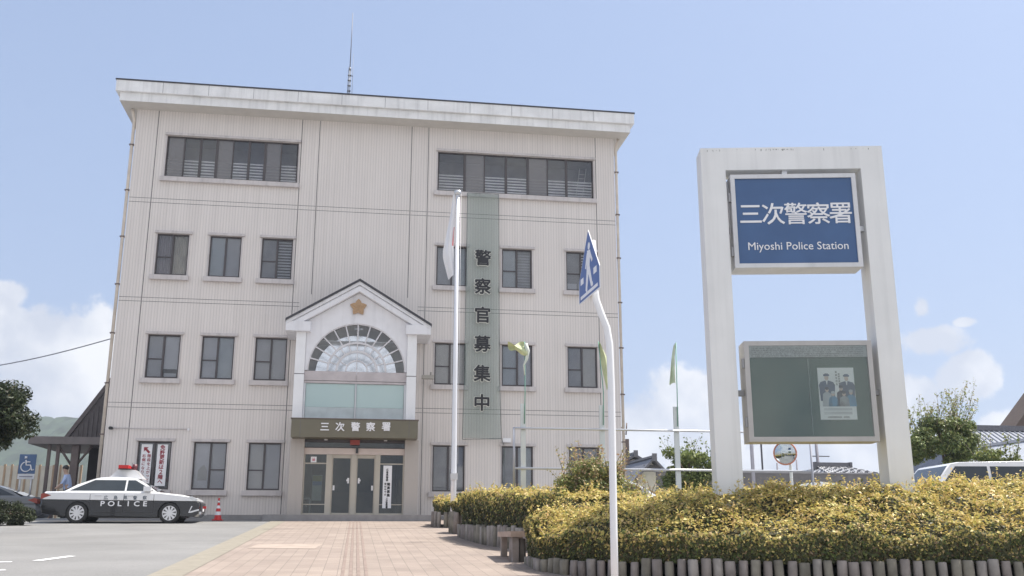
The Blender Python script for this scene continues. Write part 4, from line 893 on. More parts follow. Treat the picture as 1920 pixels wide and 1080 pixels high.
# ---------------------------------------------------------------- flags, pipe frame
def flagpole():
    base = atd(853, 940, 27.5); y = base.y; top = aty(855.5, 360, y); x = (base.x+top.x)/2
    t = thing('flagpole', 'tall white flagpole with round cap standing behind the path hedge', 'flagpole', (x, y, gz(y)))
    b = MB(); b.tube([(x, y, gz(y)-.1), (x, y, 1.2), (x, y, 4), (x, y, top.z-.1)], [.082, .08, .068, .056], 14); b.build('pole', mat('pole_white', (.80, .81, .84), .25, .03, metal=.2), t)
    b = MB(); b.tube([(x, y, top.z-.1), (x, y, top.z-.05), (x, y, top.z+.02), (x, y, top.z+.06)], [.06, .11, .11, .04], 14); b.build('cap', M_steel, t)
    b = MB(); z = aty(855, 690, y).z; b.box(x-.10, x+.10, y-.13, y-.07, aty(853, 900, y).z, aty(853, 888, y).z); b.build('cleat_box', M_alu, t, bevel=.01)
    b = MB(); b.tube([(x+.11, y-.01, aty(855, 870, y).z), (x+.10, y-.02, top.z-.02)], .005, 5); b.tube([(x-.11, y-.02, aty(855, 880, y).z), (x-.10, y-.02, top.z-.02)], .005, 5); b.each('halyard', M_letw, t)
    f = MB(); n = 30; rows = []
    zt, zb = aty(853, 366, y).z, aty(847, 515, y).z
    for i in range(n+1):
        q = i/n; z = zt+(zb-zt)*q; w = .06+.25*min(1, q*1.5)*(1-.55*max(0, q-.75)/.25); row = []
        for k in range(9):
            s = k/8; row.append(f.bm.verts.new((x-.085-w*s+.02*math.sin(q*7), y+.07*math.sin(s*7+q*2.2)*min(1, q*3)-.02, z-.16*s*q)))
        rows.append(row)
    for i in range(n):
        for k in range(8):
            g = f.bm.faces.new((rows[i][k], rows[i][k+1], rows[i+1][k+1], rows[i+1][k])); g.smooth = True
            g.material_index = 1 if k == 0 and abs(i/n-.50) < .10 else 0
    o = f.build('flag', [mat('flag_white', (.80, .80, .82), .8, .03), mat('flag_red', (.62, .10, .12), .8, .03)])
    tag(o, 'white flag with a red disc drooping from the tall flagpole', 'flag')
flagpole()
def pipe_frame():
    y0 = -13.4; xs = [aty(px, 850, y0).x for px in (981, 1130, 1270)]; zt = aty(980, 757, y0).z
    t = thing('pipe_frame', 'white posts with two galvanised rails standing behind the path hedge', 'rail', (xs[0], y0, gz(y0)))
    xl = aty(963, 803, y0).x
    for x in xs: b = MB(); b.box(x-.055, x+.055, y0-.03, y0+.03, gz(y0)-.1, zt); b.build('post', mat('post_white', (.68, .72, .72), .5, .06), t)
    z1, z2 = aty(1130, 806, y0).z, aty(1130, 880, y0).z
    for z, xa in ((z1, xl), (z2, xl)): b = MB(); b.tube([(xa, y0-.06, z), (xs[2]+3.2, y0-.06, z)], .024, 8); b.build('rail', M_steel, t)
    b = MB(); b.tube([(xl, y0-.06, z1+.02), (xl, y0-.06, z2-.35)], .026, 8); b.tube([(xs[2]+3.2, y0-.06, z1+.02), (xs[2]+3.2, y0-.06, gz(y0))], .026, 8); b.build('end_pipe', mat('pipe_grey', (.42, .43, .48), .45), t)
    # faded green flags on thin canes
    m = mat('faded_green_cloth', (.56, .60, .36), .85, .12, 6); cane = mat('green_cane', (.18, .38, .30), .5)
    labels = ['tattered yellow green flag blown sideways in front of a second floor window', 'yellow green flag hanging limp beside the crossing sign pole', 'pale flag hanging from a cane against the sky']
    for i, x in enumerate(xs):
        px = (983, 1121, 1266)[i]; top = aty(px, (641, 641, 643)[i], y0); xb = x+.02
        g = thing('banner_flag', labels[i], 'flag', (x, y0, zt-.3))
        b = MB(); b.tube([(xb, y0-.045, zt-.45), (xb+.02, y0-.045, zt+.3), (top.x, y0-.045, top.z)], .011, 6); b.build('cane', cane, g)
        f = MB(); n = 16; rows = []
        for r_ in range(n+1):
            q = r_/n; row = []
            for k in range(7):
                s = k/6
                if i == 0:      # wind lifts it to the left of the cane
                    X = top.x-.40*q+.06*s; Z = top.z-.02-.05*q-(.30*s)*(1-.62*q)+.04*math.sin(q*8+s*3); Y = y0-.045+.08*math.sin(q*5+s*5)
                else:
                    sg = 1 if i == 1 else -1; w = (.05+.15*math.sin(min(1, q*1.15)*math.pi*.8)) if i == 1 else (.04+.12*q)
                    X = top.x+(xb-top.x)*q*.8+sg*w*s+(.10*q if i == 1 else -.03*q); Z = top.z-.03-(1.1 if i == 1 else .95)*q+.03*math.sin(s*6); Y = y0-.045+.06*math.sin(s*7+q*4)
                row.append(f.bm.verts.new((X, Y, Z)))
            rows.append(row)
        for r_ in range(n):
            for k in range(6): f.bm.faces.new((rows[r_][k], rows[r_][k+1], rows[r_+1][k+1], rows[r_+1][k])).smooth = True
        f.build('cloth', m if i < 2 else mat('pale_green_cloth', (.60, .68, .52), .85, .12, 6), g)
        if i == 0:
            b = MB(); b.tube([(top.x+.02, y0-.06, top.z-.05), (top.x+.07, y0-.06, top.z-.22), (top.x+.04, y0-.06, top.z-.42), (top.x-.02, y0-.05, top.z-.55), (top.x, y0-.05, top.z-.78)], [.045, .05, .035, .02, .012], 7); b.build('torn_strip', mat('pale_rag', (.66, .70, .62), .85, .1, 9), g)
pipe_frame()

# ---------------------------------------------------------------- vehicles
def wheel(t, x, y, s, r=.33, w=.2):
    """tyre standing upright, outer face at y towards s"""
    b = MB(); n = 28; prof = [(r*.66, 0), (r*.70, .012), (r*.93, .012), (r, -.03), (r, -w+.03), (r*.9, -w), (r*.6, -w)]
    rings = [[b.bm.verts.new((x+q*math.cos(2*math.pi*k/n), y+s*o, r+q*math.sin(2*math.pi*k/n))) for k in range(n)] for q, o in prof]
    for i in range(len(prof)-1):
        for k in range(n): b.bm.faces.new((rings[i][k], rings[i][(k+1) % n], rings[i+1][(k+1) % n], rings[i+1][k])).smooth = True
    T = b.build('wheel', M_rubber, t)
    b = MB(); b.tube([(x, y-s*.06, r), (x, y-s*.075, r)], r*.67, 28); b.build('brake_disc', mat('wheel_dark', (.05, .05, .055), .6), T)  # disc of one dark colour behind the spokes
    b = MB()
    for k in range(20):
        a0 = 2*math.pi*k/20; a0 += .09 if k % 2 else -.09; c, q = math.cos(a0), math.sin(a0)
        p = [(.12*r, -.02), (.70*r, -.022), (.70*r, .022), (.12*r, .02)]
        b.prism([(x+u*c-v*q, r+u*q+v*c) for u, v in p], y-s*.03, y-s*.002-s*.0002*k)
    b.tube([(x, y-s*.03, r), (x, y+s*.006, r)], r*.2, 16)
    m = 28
    for k in range(m):
        a0, a1 = 2*math.pi*k/m, 2*math.pi*(k+1)/m
        b.prism([(x+q*math.cos(a), r+q*math.sin(a)) for q, a in ((r*.63, a0), (r*.71, a0), (r*.71, a1), (r*.63, a1))], y-s*.04, y+s*.008)
    b.build('rim', M_chrome, T)
def loft(b, prof, hw, soft=.05, pull=.03):
    """side profile (x,z) swept across the car with rounded shoulders"""
    cx = sum(p[0] for p in prof)/len(prof); cz = (min(p[1] for p in prof)+max(p[1] for p in prof))/2; n = len(prof)
    ys = [(-hw, 1), (-hw+soft*.35, .35), (-hw+soft, 0), (hw-soft, 0), (hw-soft*.35, .35), (hw, 1)]
    rings = []
    for y, k in ys:
        rings.append([b.bm.verts.new((x-(pull*1.5*k if x > cx+1.6 else (-pull*1.5*k if x < cx-1.6 else 0)), y, z-(pull*k if z > cz else -pull*k*.3))) for x, z in prof])
    for i in range(len(ys)-1):
        for k in range(n): f = b.bm.faces.new((rings[i][k], rings[i][(k+1) % n], rings[i+1][(k+1) % n], rings[i+1][k])); f.smooth = True; f.material_index = b.mi
    b.bm.faces.new(rings[0]).material_index = b.mi; b.bm.faces.new(rings[-1][::-1]).material_index = b.mi
def arch(cx, r, z0, n=9):
    a0 = math.asin(max(-1, min(1, (z0-.33)/r))); return [(cx+r*math.cos(math.pi-a0-(math.pi-2*a0)*i/(n-1)), .33+r*math.sin(math.pi-a0-(math.pi-2*a0)*i/(n-1))) for i in range(n)]
def place(t):                                 # move a car built at the origin to its spot
    for c in t.children: c.matrix_parent_inverse = Matrix.Identity(4)
def car(name, label, loc, rz, paint_low, paint_up, L=4.9, W=1.8, H=1.46, wb=2.85, group=None, van=False):
    t = thing(name, label, 'car', (0, 0, 0), 0, group)
    hw = W/2; xf, xr = wb/2, -wb/2; fx, rx = xf+.93*L/4.9, xr-1.12*L/4.9
    zw = .70; belt = .98 if not van else 1.05
    b = MB()
    loft(b, [(rx+.06, .30)]+[(xr-.385, .22)]+arch(xr, .375, .24)+[(xf-.385, .20)]+arch(xf, .375, .24)[0:0]+arch(xf, .375, .24)+[(fx-.12, .22), (fx-.02, .32), (fx, .50), (fx-.02, .66), (fx-.06, zw), (rx+.02, zw+.03), (rx, .52)], hw, .06, .02)
    body = b.build('body', paint_low, t)
    b = MB(); b.box(rx+.5, fx-.5, -hw+.22, hw-.22, .2, .69); b.build('chassis', M_black, body)
    b = MB()
    if van: loft(b, [(rx+.02, zw+.03), (fx-.06, zw), (fx-.10, .88), (fx-.45, 1.0), (fx-.75, belt), (rx+.03, belt)], hw, .08, .03)
    else: loft(b, [(rx+.02, zw+.03), (fx-.06, zw), (fx-.14, .80), (fx-.55, .90), (xf-.42, belt), (xr-.35, belt+.01), (rx+.10, belt+.0), (rx+.0, belt-.10)], hw, .10, .04)
    up = b.build('upper_body', paint_up, t)
    # cabin
    if van: base0, r0, r1, base1 = fx-.72, fx-1.25, rx+.30, rx+.06
    else: base0, r0, r1, base1 = xf-.40, xf-1.22, xr+.42, xr-.52
    zt = H-.03; hb, ht = hw-.05, hw-.27 if not van else hw-.16
    def cab(off, z0, x_in=0):
        f = (z0-belt)/(zt-belt); return hb+(ht-hb)*f+off
    roof = [(base0, belt-.03), ((base0*.5+r0*.5), belt+(zt-belt)*.56), (r0+.06, zt-.035), (r0-.12, zt), ((r0+r1)/2, H), (r1+.15, zt), (r1, zt-.035), ((r1*.45+base1*.55), belt+(zt-belt)*.5), (base1, belt-.03)]
    b = MB(); rings = []
    for sgn, k in ((-1, 1), (-1, .86), (1, .86), (1, 1)):
        rings.append([b.bm.verts.new((x, sgn*cab(0, z)*(k if z > zt-.1 else (1 if k == 1 else .93)), z+(0 if k == 1 else (.012 if z > zt-.1 else 0)))) for x, z in roof])
    for i in range(3):
        for k in range(len(roof)-1): b.bm.faces.new((rings[i][k], rings[i][k+1], rings[i+1][k+1], rings[i+1][k])).smooth = True
    b.bm.faces.new(rings[0]); b.bm.faces.new(rings[-1][::-1])
    cabin = b.build('cabin', paint_up, t)
    for sgn in (-1, 1):                        # side glass, one pane per door
        zb_, zt_ = belt+.035, zt-.075
        def xa(z): return base0+(r0-base0)*(z-belt)/(zt-belt)-.09
        def xb(z): return base1+(r1-base1)*(z-belt)/(zt-belt)+.16
        mids = [xr+1.42] if not van else [xr+1.75, xr+.55]
        bounds = [xb] + [(lambda z, m=m: m) for m in reversed(mids)] + [xa]
        for p_ in range(len(bounds)-1):
            g = MB(); lo, hi = bounds[p_], bounds[p_+1]; e0 = .03 if p_ else 0; e1 = .03 if p_+2 < len(bounds) else 0
            q = [(lo(zb_)+e0, zb_), (hi(zb_)-e1, zb_), (hi(zt_)-e1, zt_), (lo(zt_)+e0, zt_)]
            g.bm.faces.new([g.bm.verts.new((x, sgn*cab(.006, z), z)) for x, z in q]); g.build('side_window', M_carglass, cabin)
    for nm, (xa_, za), (xb_, zb_) in (('windscreen', (base0, belt), (r0, zt)), ('rear_window', (base1, belt), (r1, zt))):
        m0 = roof[1] if nm == 'windscreen' else roof[-2]; o = .012 if nm == 'windscreen' else -.012
        g = MB(); top = (roof[2] if nm == 'windscreen' else roof[-3]); rows = [(xa_, belt+.03), m0, (top[0], top[1]-.01)]
        vs = [[g.bm.verts.new((x+o, y*(cab(-.06, z))*.97, z+.006)) for y in (-1, 1)] for x, z in rows]
        for i in range(2): g.bm.faces.new((vs[i][0], vs[i][1], vs[i+1][1], vs[i+1][0]))
        g.build(nm, M_carglass, cabin)
    for sgn in (-1, 1):
        g = MB(); g.box(base0-.45, base0-.22, sgn*(hw+.02)-.09, sgn*(hw+.02)+.09, belt+.02, belt+.17); g.build('mirror', paint_up, t, bevel=.03)
        g = MB(); g.prism([(fx-.40, .80), (fx-.10, .70), (fx-.09, .77), (fx-.28, .86)], sgn*(hw-.30), sgn*(hw+.004)); g.build('headlight', mat('lamp_glass', (.70, .71, .72), .1, .1, 30), t)
        g = MB(); g.prism([(rx+.30, .86), (rx-.01, .74), (rx-.012, .90), (rx+.08, .93)], sgn*(hw-.35), sgn*(hw+.004)); g.build('tail_light', mat('tail_red', (.32, .05, .03), .2), t)
        g = MB()
        for x in (xf-.52, xr+1.40, xr+.36): g.box(x-.006, x+.006, sgn*hw-.004, sgn*hw+.004, .34, belt-.08)
        g.box(xf-.52, xr+.36, sgn*hw-.004, sgn*hw+.003, .335, .345); g.build('door_gap', M_black, body)
        for x in (xr+1.52, xr+.50): g = MB(); g.box(x, x+.2, sgn*hw-.02, sgn*hw+.022, .845, .875); g.build('door_handle', M_chrome if paint_up is M_carwhite else paint_up, t, bevel=.006)
        for x in (xf, xr): wheel(t, x, sgn*(hw-.012), sgn)
    g = MB(); g.box(fx-.06, fx+.012, -.62, .62, .36, .66)
    for k in range(5): g.box(fx+.012, fx+.02, -.55, .55, .40+k*.05, .415+k*.05)
    g.build('grille', mat('grille_dark', (.05, .05, .055), .4), t)
    g = MB(); g.box(fx+.012, fx+.025, -.17, .17, .40, .52); g.box(rx-.02, rx, -.17, .17, .72, .84); g.each('number_plate', M_letw, t)
    return t
def settle(t, loc, rz):
    # the parts were laid out round the origin, so moving the root carries them along
    t.location = loc; t.rotation_euler = (0, 0, rz)
px_ = -7.02
pc = car('police_car', 'black and white police saloon with red roof lamp parked along the station', None, 0, M_carblack, M_carwhite)
def police_trim(t):
    hw = .9
    b = MB(); b.prism([(-.68, 1.43), (.42, 1.41), (.14, 1.70), (-.42, 1.70)], -.34, .34); rk = b.build('lamp_rack', M_carwhite, t, bevel=.02)
    b = MB(); b.box(-.36, .02, -.56, .56, 1.705, 1.73); b.build('lamp_base', M_black, rk)
    b = MB(); b.box(-.35, -.04, -.58, -.12, 1.732, 1.84); b.box(-.30, .0, .12, .58, 1.732, 1.84); b.each('red_lamp', M_red, rk, bevel=.03)
    b = MB(); b.tube([(.05, 0, 1.70), (.05, 0, 1.90)], .085, 14); b.build('siren', mat('siren_dark', (.12, .03, .04), .4), rk)
    b = MB(); b.tube([(.02, .1, 1.7), (-.06, .1, 1.96)], .008, 6); b.build('aerial', M_black, rk)
    for sgn in (-1, 1):
        r = Vector((1, 0, 0)) if sgn < 0 else Vector((-1, 0, 0)); tt = M_letw
        for i, ch in enumerate('POLICE'): x = (-.66+i*.262)*(1 if sgn < 0 else -1); text('letter', ch, .215, stand((x, sgn*(hw+.003), .615), r), tt, t, .004, .006, 1.25)
        for i, ch in enumerate('広島県警察'): x = (-.58+i*.30)*(1 if sgn < 0 else -1); text('letter', ch, .135, stand((x, sgn*(hw+.004), .80), r), mat('slate_ink', (.10, .13, .17), .5), t, .003, .002)
    b = MB(); b.box(2.34, 2.40, -.75, -.62, .30, .38); b.box(2.34, 2.40, .62, .75, .30, .38); b.each('fog_lamp', M_chrome, t)
    b = MB(); b.prism([(2.02, .34), (2.10, .34), (2.36, .42), (2.34, .46), (2.06, .38), (2.14, .55), (2.10, .55)], -.905, -.897); b.build('bumper_trim', M_chrome, t)
    b = MB(); b.box(2.42, 2.52, -.5, -.42, .48, .56); b.build('grille_lamp', M_red, t)
police_trim(pc)
settle(pc, (-6.72, -3.35, gz(-3.6)-.035), R(1.5)); pc.scale = (.905, .95, .93)
def small_car(name, label, loc, rz, paint, **k):
    t = car(name, label, None, 0, paint, paint, **k); settle(t, loc, rz); return t
M_carsil = mat('car_grey', (.16, .17, .18), .25, .03, coat=.5)
p = atd(62, 940, 38); small_car('parked_car', 'dark saloon half hidden behind the tail of the police car', (p.x-.9, 2.6, -.22), R(180), M_carsil, L=4.5, wb=2.65, H=1.42)
p = atd(-38, 935, 37); small_car('parked_car', 'white car at the far left edge behind the dark bushes', (p.x-1.2, 2.0, -.1), R(178), M_carwhite, L=4.3, wb=2.55, H=1.48)
p = atd(1178, 905, 25); small_car('parked_car', 'white saloon behind the shrub left of the big sign', (p.x-.25, p.y, p.z-1.33), R(-14), M_carwhite, L=4.5, wb=2.65, H=1.44)
p = atd(1800, 905, 19.5); small_car('parked_van', 'white minivan behind the golden hedge at the right edge', (p.x+.62, p.y, p.z-1.30), R(173), M_carwhite, L=4.6, W=1.75, H=1.68, wb=2.8, van=True)
p = atd(1500, 912, 26); small_car('parked_car', 'silver car roof just showing over the hedge under the notice case', (p.x, p.y, p.z-1.37), R(170), mat('car_silver', (.50, .53, .56), .25, .03, coat=.5), L=4.2, wb=2.5, H=1.45)

# ---------------------------------------------------------------- cone, person, left background
def cone():
    x, y = -4.34, -1.64; z = gz(y); t = thing('traffic_cone', 'red and white striped traffic cone beside the police car', 'cone', (x, y, z))
    b = MB(); b.box(x-.16, x+.16, y-.16, y+.16, z, z+.03); b.build('base', M_red, t, bevel=.01)
    b = MB(); zs = [.03, .17, .28, .38, .47, .56, .62]; rr = lambda h: .125-.105*(h/.65)
    for i in range(len(zs)-1):
        b.mi = i % 2; b.tube([(x, y, z+zs[i]), (x, y, z+zs[i+1])], [rr(zs[i]), rr(zs[i+1])], 18, caps=(i == len(zs)-2))
    c = b.build('body', [M_red, M_letw], t)
    b = MB(); b.tube([(x, y, z+.62), (x, y, z+.65), (x, y, z+.69), (x, y, z+.71)], [.02, .03, .03, .008], 12); b.build('knob', M_red, c)
cone()
def person():
    p = aty(128, 900, .9); x, y = p.x, .9; z = .0
    t = thing('person', 'person in a pale blue shirt bending beside the tail of police car', 'person', (x, y, z))
    me = bpy.data.meshes.new('body'); V = [(0,0,.95), (0,0,1.12), (-.03,0,1.34), (-.06,0,1.44), (-.10,0,1.50), (-.12,-.01,1.56), (-.13,-.02,1.66), (-.12,-.01,1.74),
        (-.04,-.17,1.40), (-.10,-.26,1.18), (-.26,-.27,1.02), (-.33,-.26,.98), (-.04,.17,1.40), (-.12,.24,1.18), (-.28,.22,1.06), (-.35,.2,1.03),
        (0,-.10,.88), (.01,-.11,.48), (.03,-.12,.08), (-.10,-.13,.03), (0,.10,.88), (.01,.11,.48), (.03,.12,.08), (-.10,.13,.03)]
    E = [(0,1),(1,2),(2,3),(3,4),(4,5),(5,6),(6,7),(2,8),(8,9),(9,10),(10,11),(2,12),(12,13),(13,14),(14,15),(0,16),(16,17),(17,18),(18,19),(0,20),(20,21),(21,22),(22,23)]
    rad = [.15,.15,.16,.11,.055,.055,.095,.07,.075,.05,.04,.03,.075,.05,.04,.03,.09,.06,.045,.035,.09,.06,.045,.035]
    me.from_pydata([(x+a, y+b_, z+c) for a, b_, c in V], E, []); o = bpy.data.objects.new('tmp', me); COL.objects.link(o)
    m = o.modifiers.new('s', 'SKIN'); s2 = o.modifiers.new('u', 'SUBSURF'); s2.levels = 2
    for v, r in zip(me.skin_vertices[0].data, rad): v.radius = (r, r)
    me.skin_vertices[0].data[0].use_root = True
    bpy.context.view_layer.update(); m2 = bpy.data.meshes.new_from_object(o.evaluated_get(bpy.context.evaluated_depsgraph_get())); bpy.data.objects.remove(o); m2.name = 'body'
    for mm in (mat('skin', (.50, .34, .26), .6), mat('pale_blue_shirt', (.42, .52, .74), .8), mat('navy_trousers', (.035, .04, .06), .8)): m2.materials.append(mm)
    for f in m2.polygons:
        c = f.center-Vector((x, y, z)); f.use_smooth = True
        f.material_index = 2 if c.z < .97 and abs(c.y) < .2 and c.x > -.2 else (1 if c.z < 1.47 and c.z > 1.15 or (c.z >= .97 and abs(c.y) < .16 and c.z < 1.47) else 0)
    link('body', m2, t)
    b = MB(); bmesh.ops.create_icosphere(b.bm, subdivisions=2, radius=.108, matrix=Matrix.Translation((x-.115, y-.01, z+1.70)) @ Matrix.Diagonal((1, .92, .85, 1))); b.build('hair', mat('black_hair', (.03, .025, .022), .6), t, smooth=True)
person()
def shed():
    Y = 5.0; Q = lambda px, py, y=Y: aty(px, py, y)
    a, c, e = Q(126, 822), Q(212, 822), Q(212, 712); z0 = 0
    t = thing('bike_shed', 'dark timber lean-to with steep brown ribbed roof beside the station', 'shed', (a.x, Y, 0))
    b = MB(); n = 9
    A0, A1 = Vector((a.x, Y, a.z)), Vector((e.x, Y, e.z)); dv = (A1-A0); nv = Vector((-dv.z, 0, dv.x)).normalized()*.09
    b.prism([(A0.x, A0.z), (A1.x, A1.z), (A1.x+nv.x, A1.z+nv.z), (A0.x+nv.x, A0.z+nv.z)], Y, Y+7)
    for i in range(16):
        y = Y+.0+i*.45; b.prism([(A0.x+nv.x, A0.z+nv.z), (A1.x+nv.x, A1.z+nv.z), (A1.x+nv.x*1.5, A1.z+nv.z*1.5), (A0.x+nv.x*1.5, A0.z+nv.z*1.5)], y, y+.06)
    r = b.build('roof', mat('brown_roof', (.115, .095, .095), .5, .15, 6), t)
    b = MB(); b.prism([(a.x, a.z-.02), (c.x, c.z-.02), (e.x, e.z-.12)], Y+.08, Y+.14)
    for i in range(10):
        q = i/10; xx = a.x+(c.x-a.x)*q; b.box(xx-.025, xx+.025, Y+.04, Y+.08, a.z, a.z+(e.z-a.z)*q-.1 if q > .05 else a.z+.02)
    b.build('gable_boarding', mat('gable_brown', (.10, .088, .09), .6, .2, 5), t)
    f0, f1 = Q(62, 820), Q(212, 836)
    b = MB(); b.box(f0.x, f1.x, Y-.5, Y+4, f1.z, f0.z); b.build('canopy_beam', mat('beam_brown', (.20, .175, .17), .55, .1), t, bevel=.01)
    for px, w in ((92, .055), (109, .055), (141, .13)):
        q = Q(px, 880); b = MB(); b.box(q.x-w, q.x+w, Y-.3, Y-.3+2*w, 0, f1.z-.002); b.build('post', M_brown, t)
    q = Q(141, 870); b = MB(); b.tube([(q.x-.1, Y-.2, f1.z-.75), (q.x-.62, Y-.2, f1.z-.03)], .05, 6); b.tube([(q.x+.1, Y-.2, f1.z-.75), (q.x+.6, Y-.2, f1.z-.03)], .05, 6); b.each('brace', M_brown, t)
    g0, g1 = Q(148, 880), Q(214, 880)
    b = MB(); b.box(g0.x, g1.x, Y+1.2, Y+1.3, 0, f1.z-.002); b.build('back_wall', mat('shed_dark', (.05, .045, .045), .8, .2), t)
    b = MB()
    for dx in (0, .35, .6): b.tube([(g0.x+.2+dx, Y+1.0, .6), (g0.x+.75+dx, Y+1.0, 2.1)], .025, 6)
    b.each('leaning_pole', mat('pole_tan', (.30, .25, .19), .7), t)
shed()
def fence_and_sign():
    Y = 13.; a, c = aty(-60, 900, Y), aty(150, 900, Y); zt = aty(40, 872, Y).z
    t = thing('panel_fence', 'sunlit cream panel fence beyond the car park on the left', 'fence', (a.x, Y, 0))
    n = 16
    for i in range(n):
        x0 = a.x+(c.x-a.x)*i/n; x1 = a.x+(c.x-a.x)*(i+1)/n
        b = MB(); b.box(x0+.03, x1-.03, Y, Y+.05, .25, zt-random.uniform(0, .04)); b.build('panel', mat('cream_panel', (.66, .62, .52), .6, .08), t)
    b = MB()
    for i in range(n+1): x0 = a.x+(c.x-a.x)*i/n; b.box(x0-.04, x0+.04, Y-.03, Y+.08, 0, zt+.03)
    b.build('fence_post', mat('tan_post', (.42, .30, .20), .6), t)
    Y = 3.0; a, c = aty(33, 888, Y), aty(69, 852, Y); x = (a.x+c.x)/2
    t = thing('parking_sign', 'blue wheelchair parking sign with a white strip standing left of the shed', 'sign', (x, Y, 0))
    b = MB(); b.box(a.x, c.x, Y, Y+.03, a.z, c.z); pl = b.build('plate', mat('faded_sign_blue', (.075, .14, .27), .5, .06), t)
    b = MB(); b.box(a.x, c.x, Y+.002, Y+.028, a.z-.19, a.z-.01); b.build('strip', mat('strip_white', (.66, .67, .7), .5), t)
    b = MB(); b.box(a.x+.06, c.x-.06, Y-.002, Y+.001, a.z-.12, a.z-.085); b.build('strip_writing', mat('strip_ink', (.25, .25, .3), .6), t)
    b = MB(); b.tube([(a.x+.1, Y+.05, 0), (a.x+.1, Y+.05, c.z-.05)], .03, 8); b.tube([(c.x-.1, Y+.05, 0), (c.x-.1, Y+.05, c.z-.05)], .03, 8); b.each('post', M_steel, t)
    cx, cz = x, (a.z+c.z)/2; b = MB(); y = Y-.012
    b.tube([(cx-.06, y, cz+.27), (cx-.06, y-.001, cz+.19)], .045, 10); b.tube([(cx-.05, y, cz+.14), (cx-.03, y, cz-.04), (cx+.12, y, cz-.04), (cx+.17, y, cz-.22), (cx+.25, y, cz-.2)], .025, 6); b.tube([(cx-.04, y, cz+.07), (cx+.1, y, cz+.07)], .02, 6)
    b.tube([(cx-.03+.17*math.cos(q), y, cz-.1+.17*math.sin(q)) for q in np.linspace(1.9, 5.9, 18)], .02, 6); b.build('wheelchair_mark', M_letw, pl)
fence_and_sign()
def house(name, label, x0, x1, y0, y1, zb, ze, zr, ridge='x', wallm=None, roofm=None, ov=.5, vent=True, group=None, hip=0.):
    t = thing(name, label, 'house', ((x0+x1)/2, (y0+y1)/2, zb), group=group)
    wallm = wallm or mat('house_wall', (.55, .52, .46), .8, .08); roofm = roofm or mat('grey_roof_tile', (.15, .15, .165), .5, .2, 12)
    b = MB(); b.box(x0, x1, y0, y1, zb, ze)
    xm, ym = (x0+x1)/2, (y0+y1)/2
    if ridge == 'y': b.prism([(x0, ze), (x1, ze), (xm, zr-.12)], y0, y1)
    elif not hip: b.prism([(y0, ze), (y1, ze), (ym, zr-.12)], x0, x1, 'x')
    b.build('wall', wallm, t)
    b = MB(); th = .16; rname = 'roof'
    if ridge == 'y':
        for s, xe in ((-1, x0-ov), (1, x1+ov)):
            sl_ = (zr-ze)/(xm-x0); zo = ze-sl_*ov; b.prism([(xm, zr), (xe, zo), (xe, zo+th), (xm, zr+th)], y0-ov, y1+ov)
        b.box(xm-.10, xm+.10, y0-ov-.05, y1+ov+.05, zr+th-.02, zr+th+.10); b.box(xm-.13, xm+.13, y0-ov-.12, y0-ov-.052, zr-.05, zr+.36)
    else:
        sl_ = (zr-ze)/(ym-y0); zo = ze-sl_*ov
        for s, ye in ((-1, y0-ov), (1, y1+ov)):
            q = [(x0-ov, ye, zo), (x1+ov, ye, zo), (x1+ov-hip, ym, zr), (x0-ov+hip, ym, zr)]
            b.face(q); b.face([(a_, b_, c_+th) for a_, b_, c_ in q])
            nrow = int((x1-x0+2*ov)/.32)
            for i in range(nrow+1):
                f = i/nrow; xa = x0-ov+(x1-x0+2*ov)*f; xb_ = x0-ov+hip+(x1-x0+2*ov-2*hip)*f; b.tube([(xa, ye, zo+th), (xb_, ym, zr+th)], .055, 5)
        if hip:
            for xe, xi in ((x0-ov, x0-ov+hip), (x1+ov, x1+ov-hip)): b.face([(xe, y0-ov, zo+th), (xe, y1+ov, zo+th), (xi, ym, zr+th)])
        b.build('roof', roofm, t); roofm = mat('ridge_tile', (.13, .13, .145), .5, .2, 12); b = MB(); rname = 'ridge'
        b.box(x0-ov+hip-.1, x1+ov-hip+.1, ym-.14, ym+.14, zr+th-.02, zr+th+.24); b.box(x0-ov+hip-.25, x0-ov+hip-.1, ym-.2, ym+.2, zr, zr+.42); b.box(x1+ov-hip+.1, x1+ov-hip+.25, ym-.2, ym+.2, zr, zr+.42)
    b.build(rname, roofm, t)
    if vent and ridge == 'y': b = MB(); b.box(xm-.45, xm+.45, y0-.03, y0+.02, (ze+zr)/2-.15, (ze+zr)/2+.2); b.build('gable_vent', M_seam, t)
    b = MB()
    for k in range(max(1, int((x1-x0)/3))): xx = x0+1+k*3.; b.box(xx, xx+1.4, y0-.04, y0+.02, zb+1.0, zb+2.1)
    b.each('window', M_carglass, t)
    return t
def lattice_mat():
    m = mat('lattice_tile', (.24, .24, .26), .45, .2, 12); nt = m.node_tree; N = nt.nodes; L = nt.links; p = N['Principled BSDF']
    tc = N.new('ShaderNodeTexCoord'); mp = N.new('ShaderNodeMapping'); mp.inputs['Rotation'].default_value = (0, 0, R(45)); L.new(tc.outputs['Object'], mp.inputs[0])
    ck = N.new('ShaderNodeTexBrick'); ck.offset = 0; ck.inputs['Scale'].default_value = 1; ck.inputs['Brick Width'].default_value = .42; ck.inputs['Row Height'].default_value = .42; ck.inputs['Mortar Size'].default_value = .06
    ck.inputs['Color1'].default_value = (.07, .07, .08, 1); ck.inputs['Color2'].default_value = (.09, .09, .1, 1); ck.inputs['Mortar'].default_value = (.62, .62, .62, 1)
    L.new(mp.outputs[0], ck.inputs['Vector']); L.new(ck.outputs['Color'], p.inputs['Base Color']); return m
lattice_mat()
g = 'tiled houses beyond the station'
def hpos(px, py, y): return aty(px, py, y)
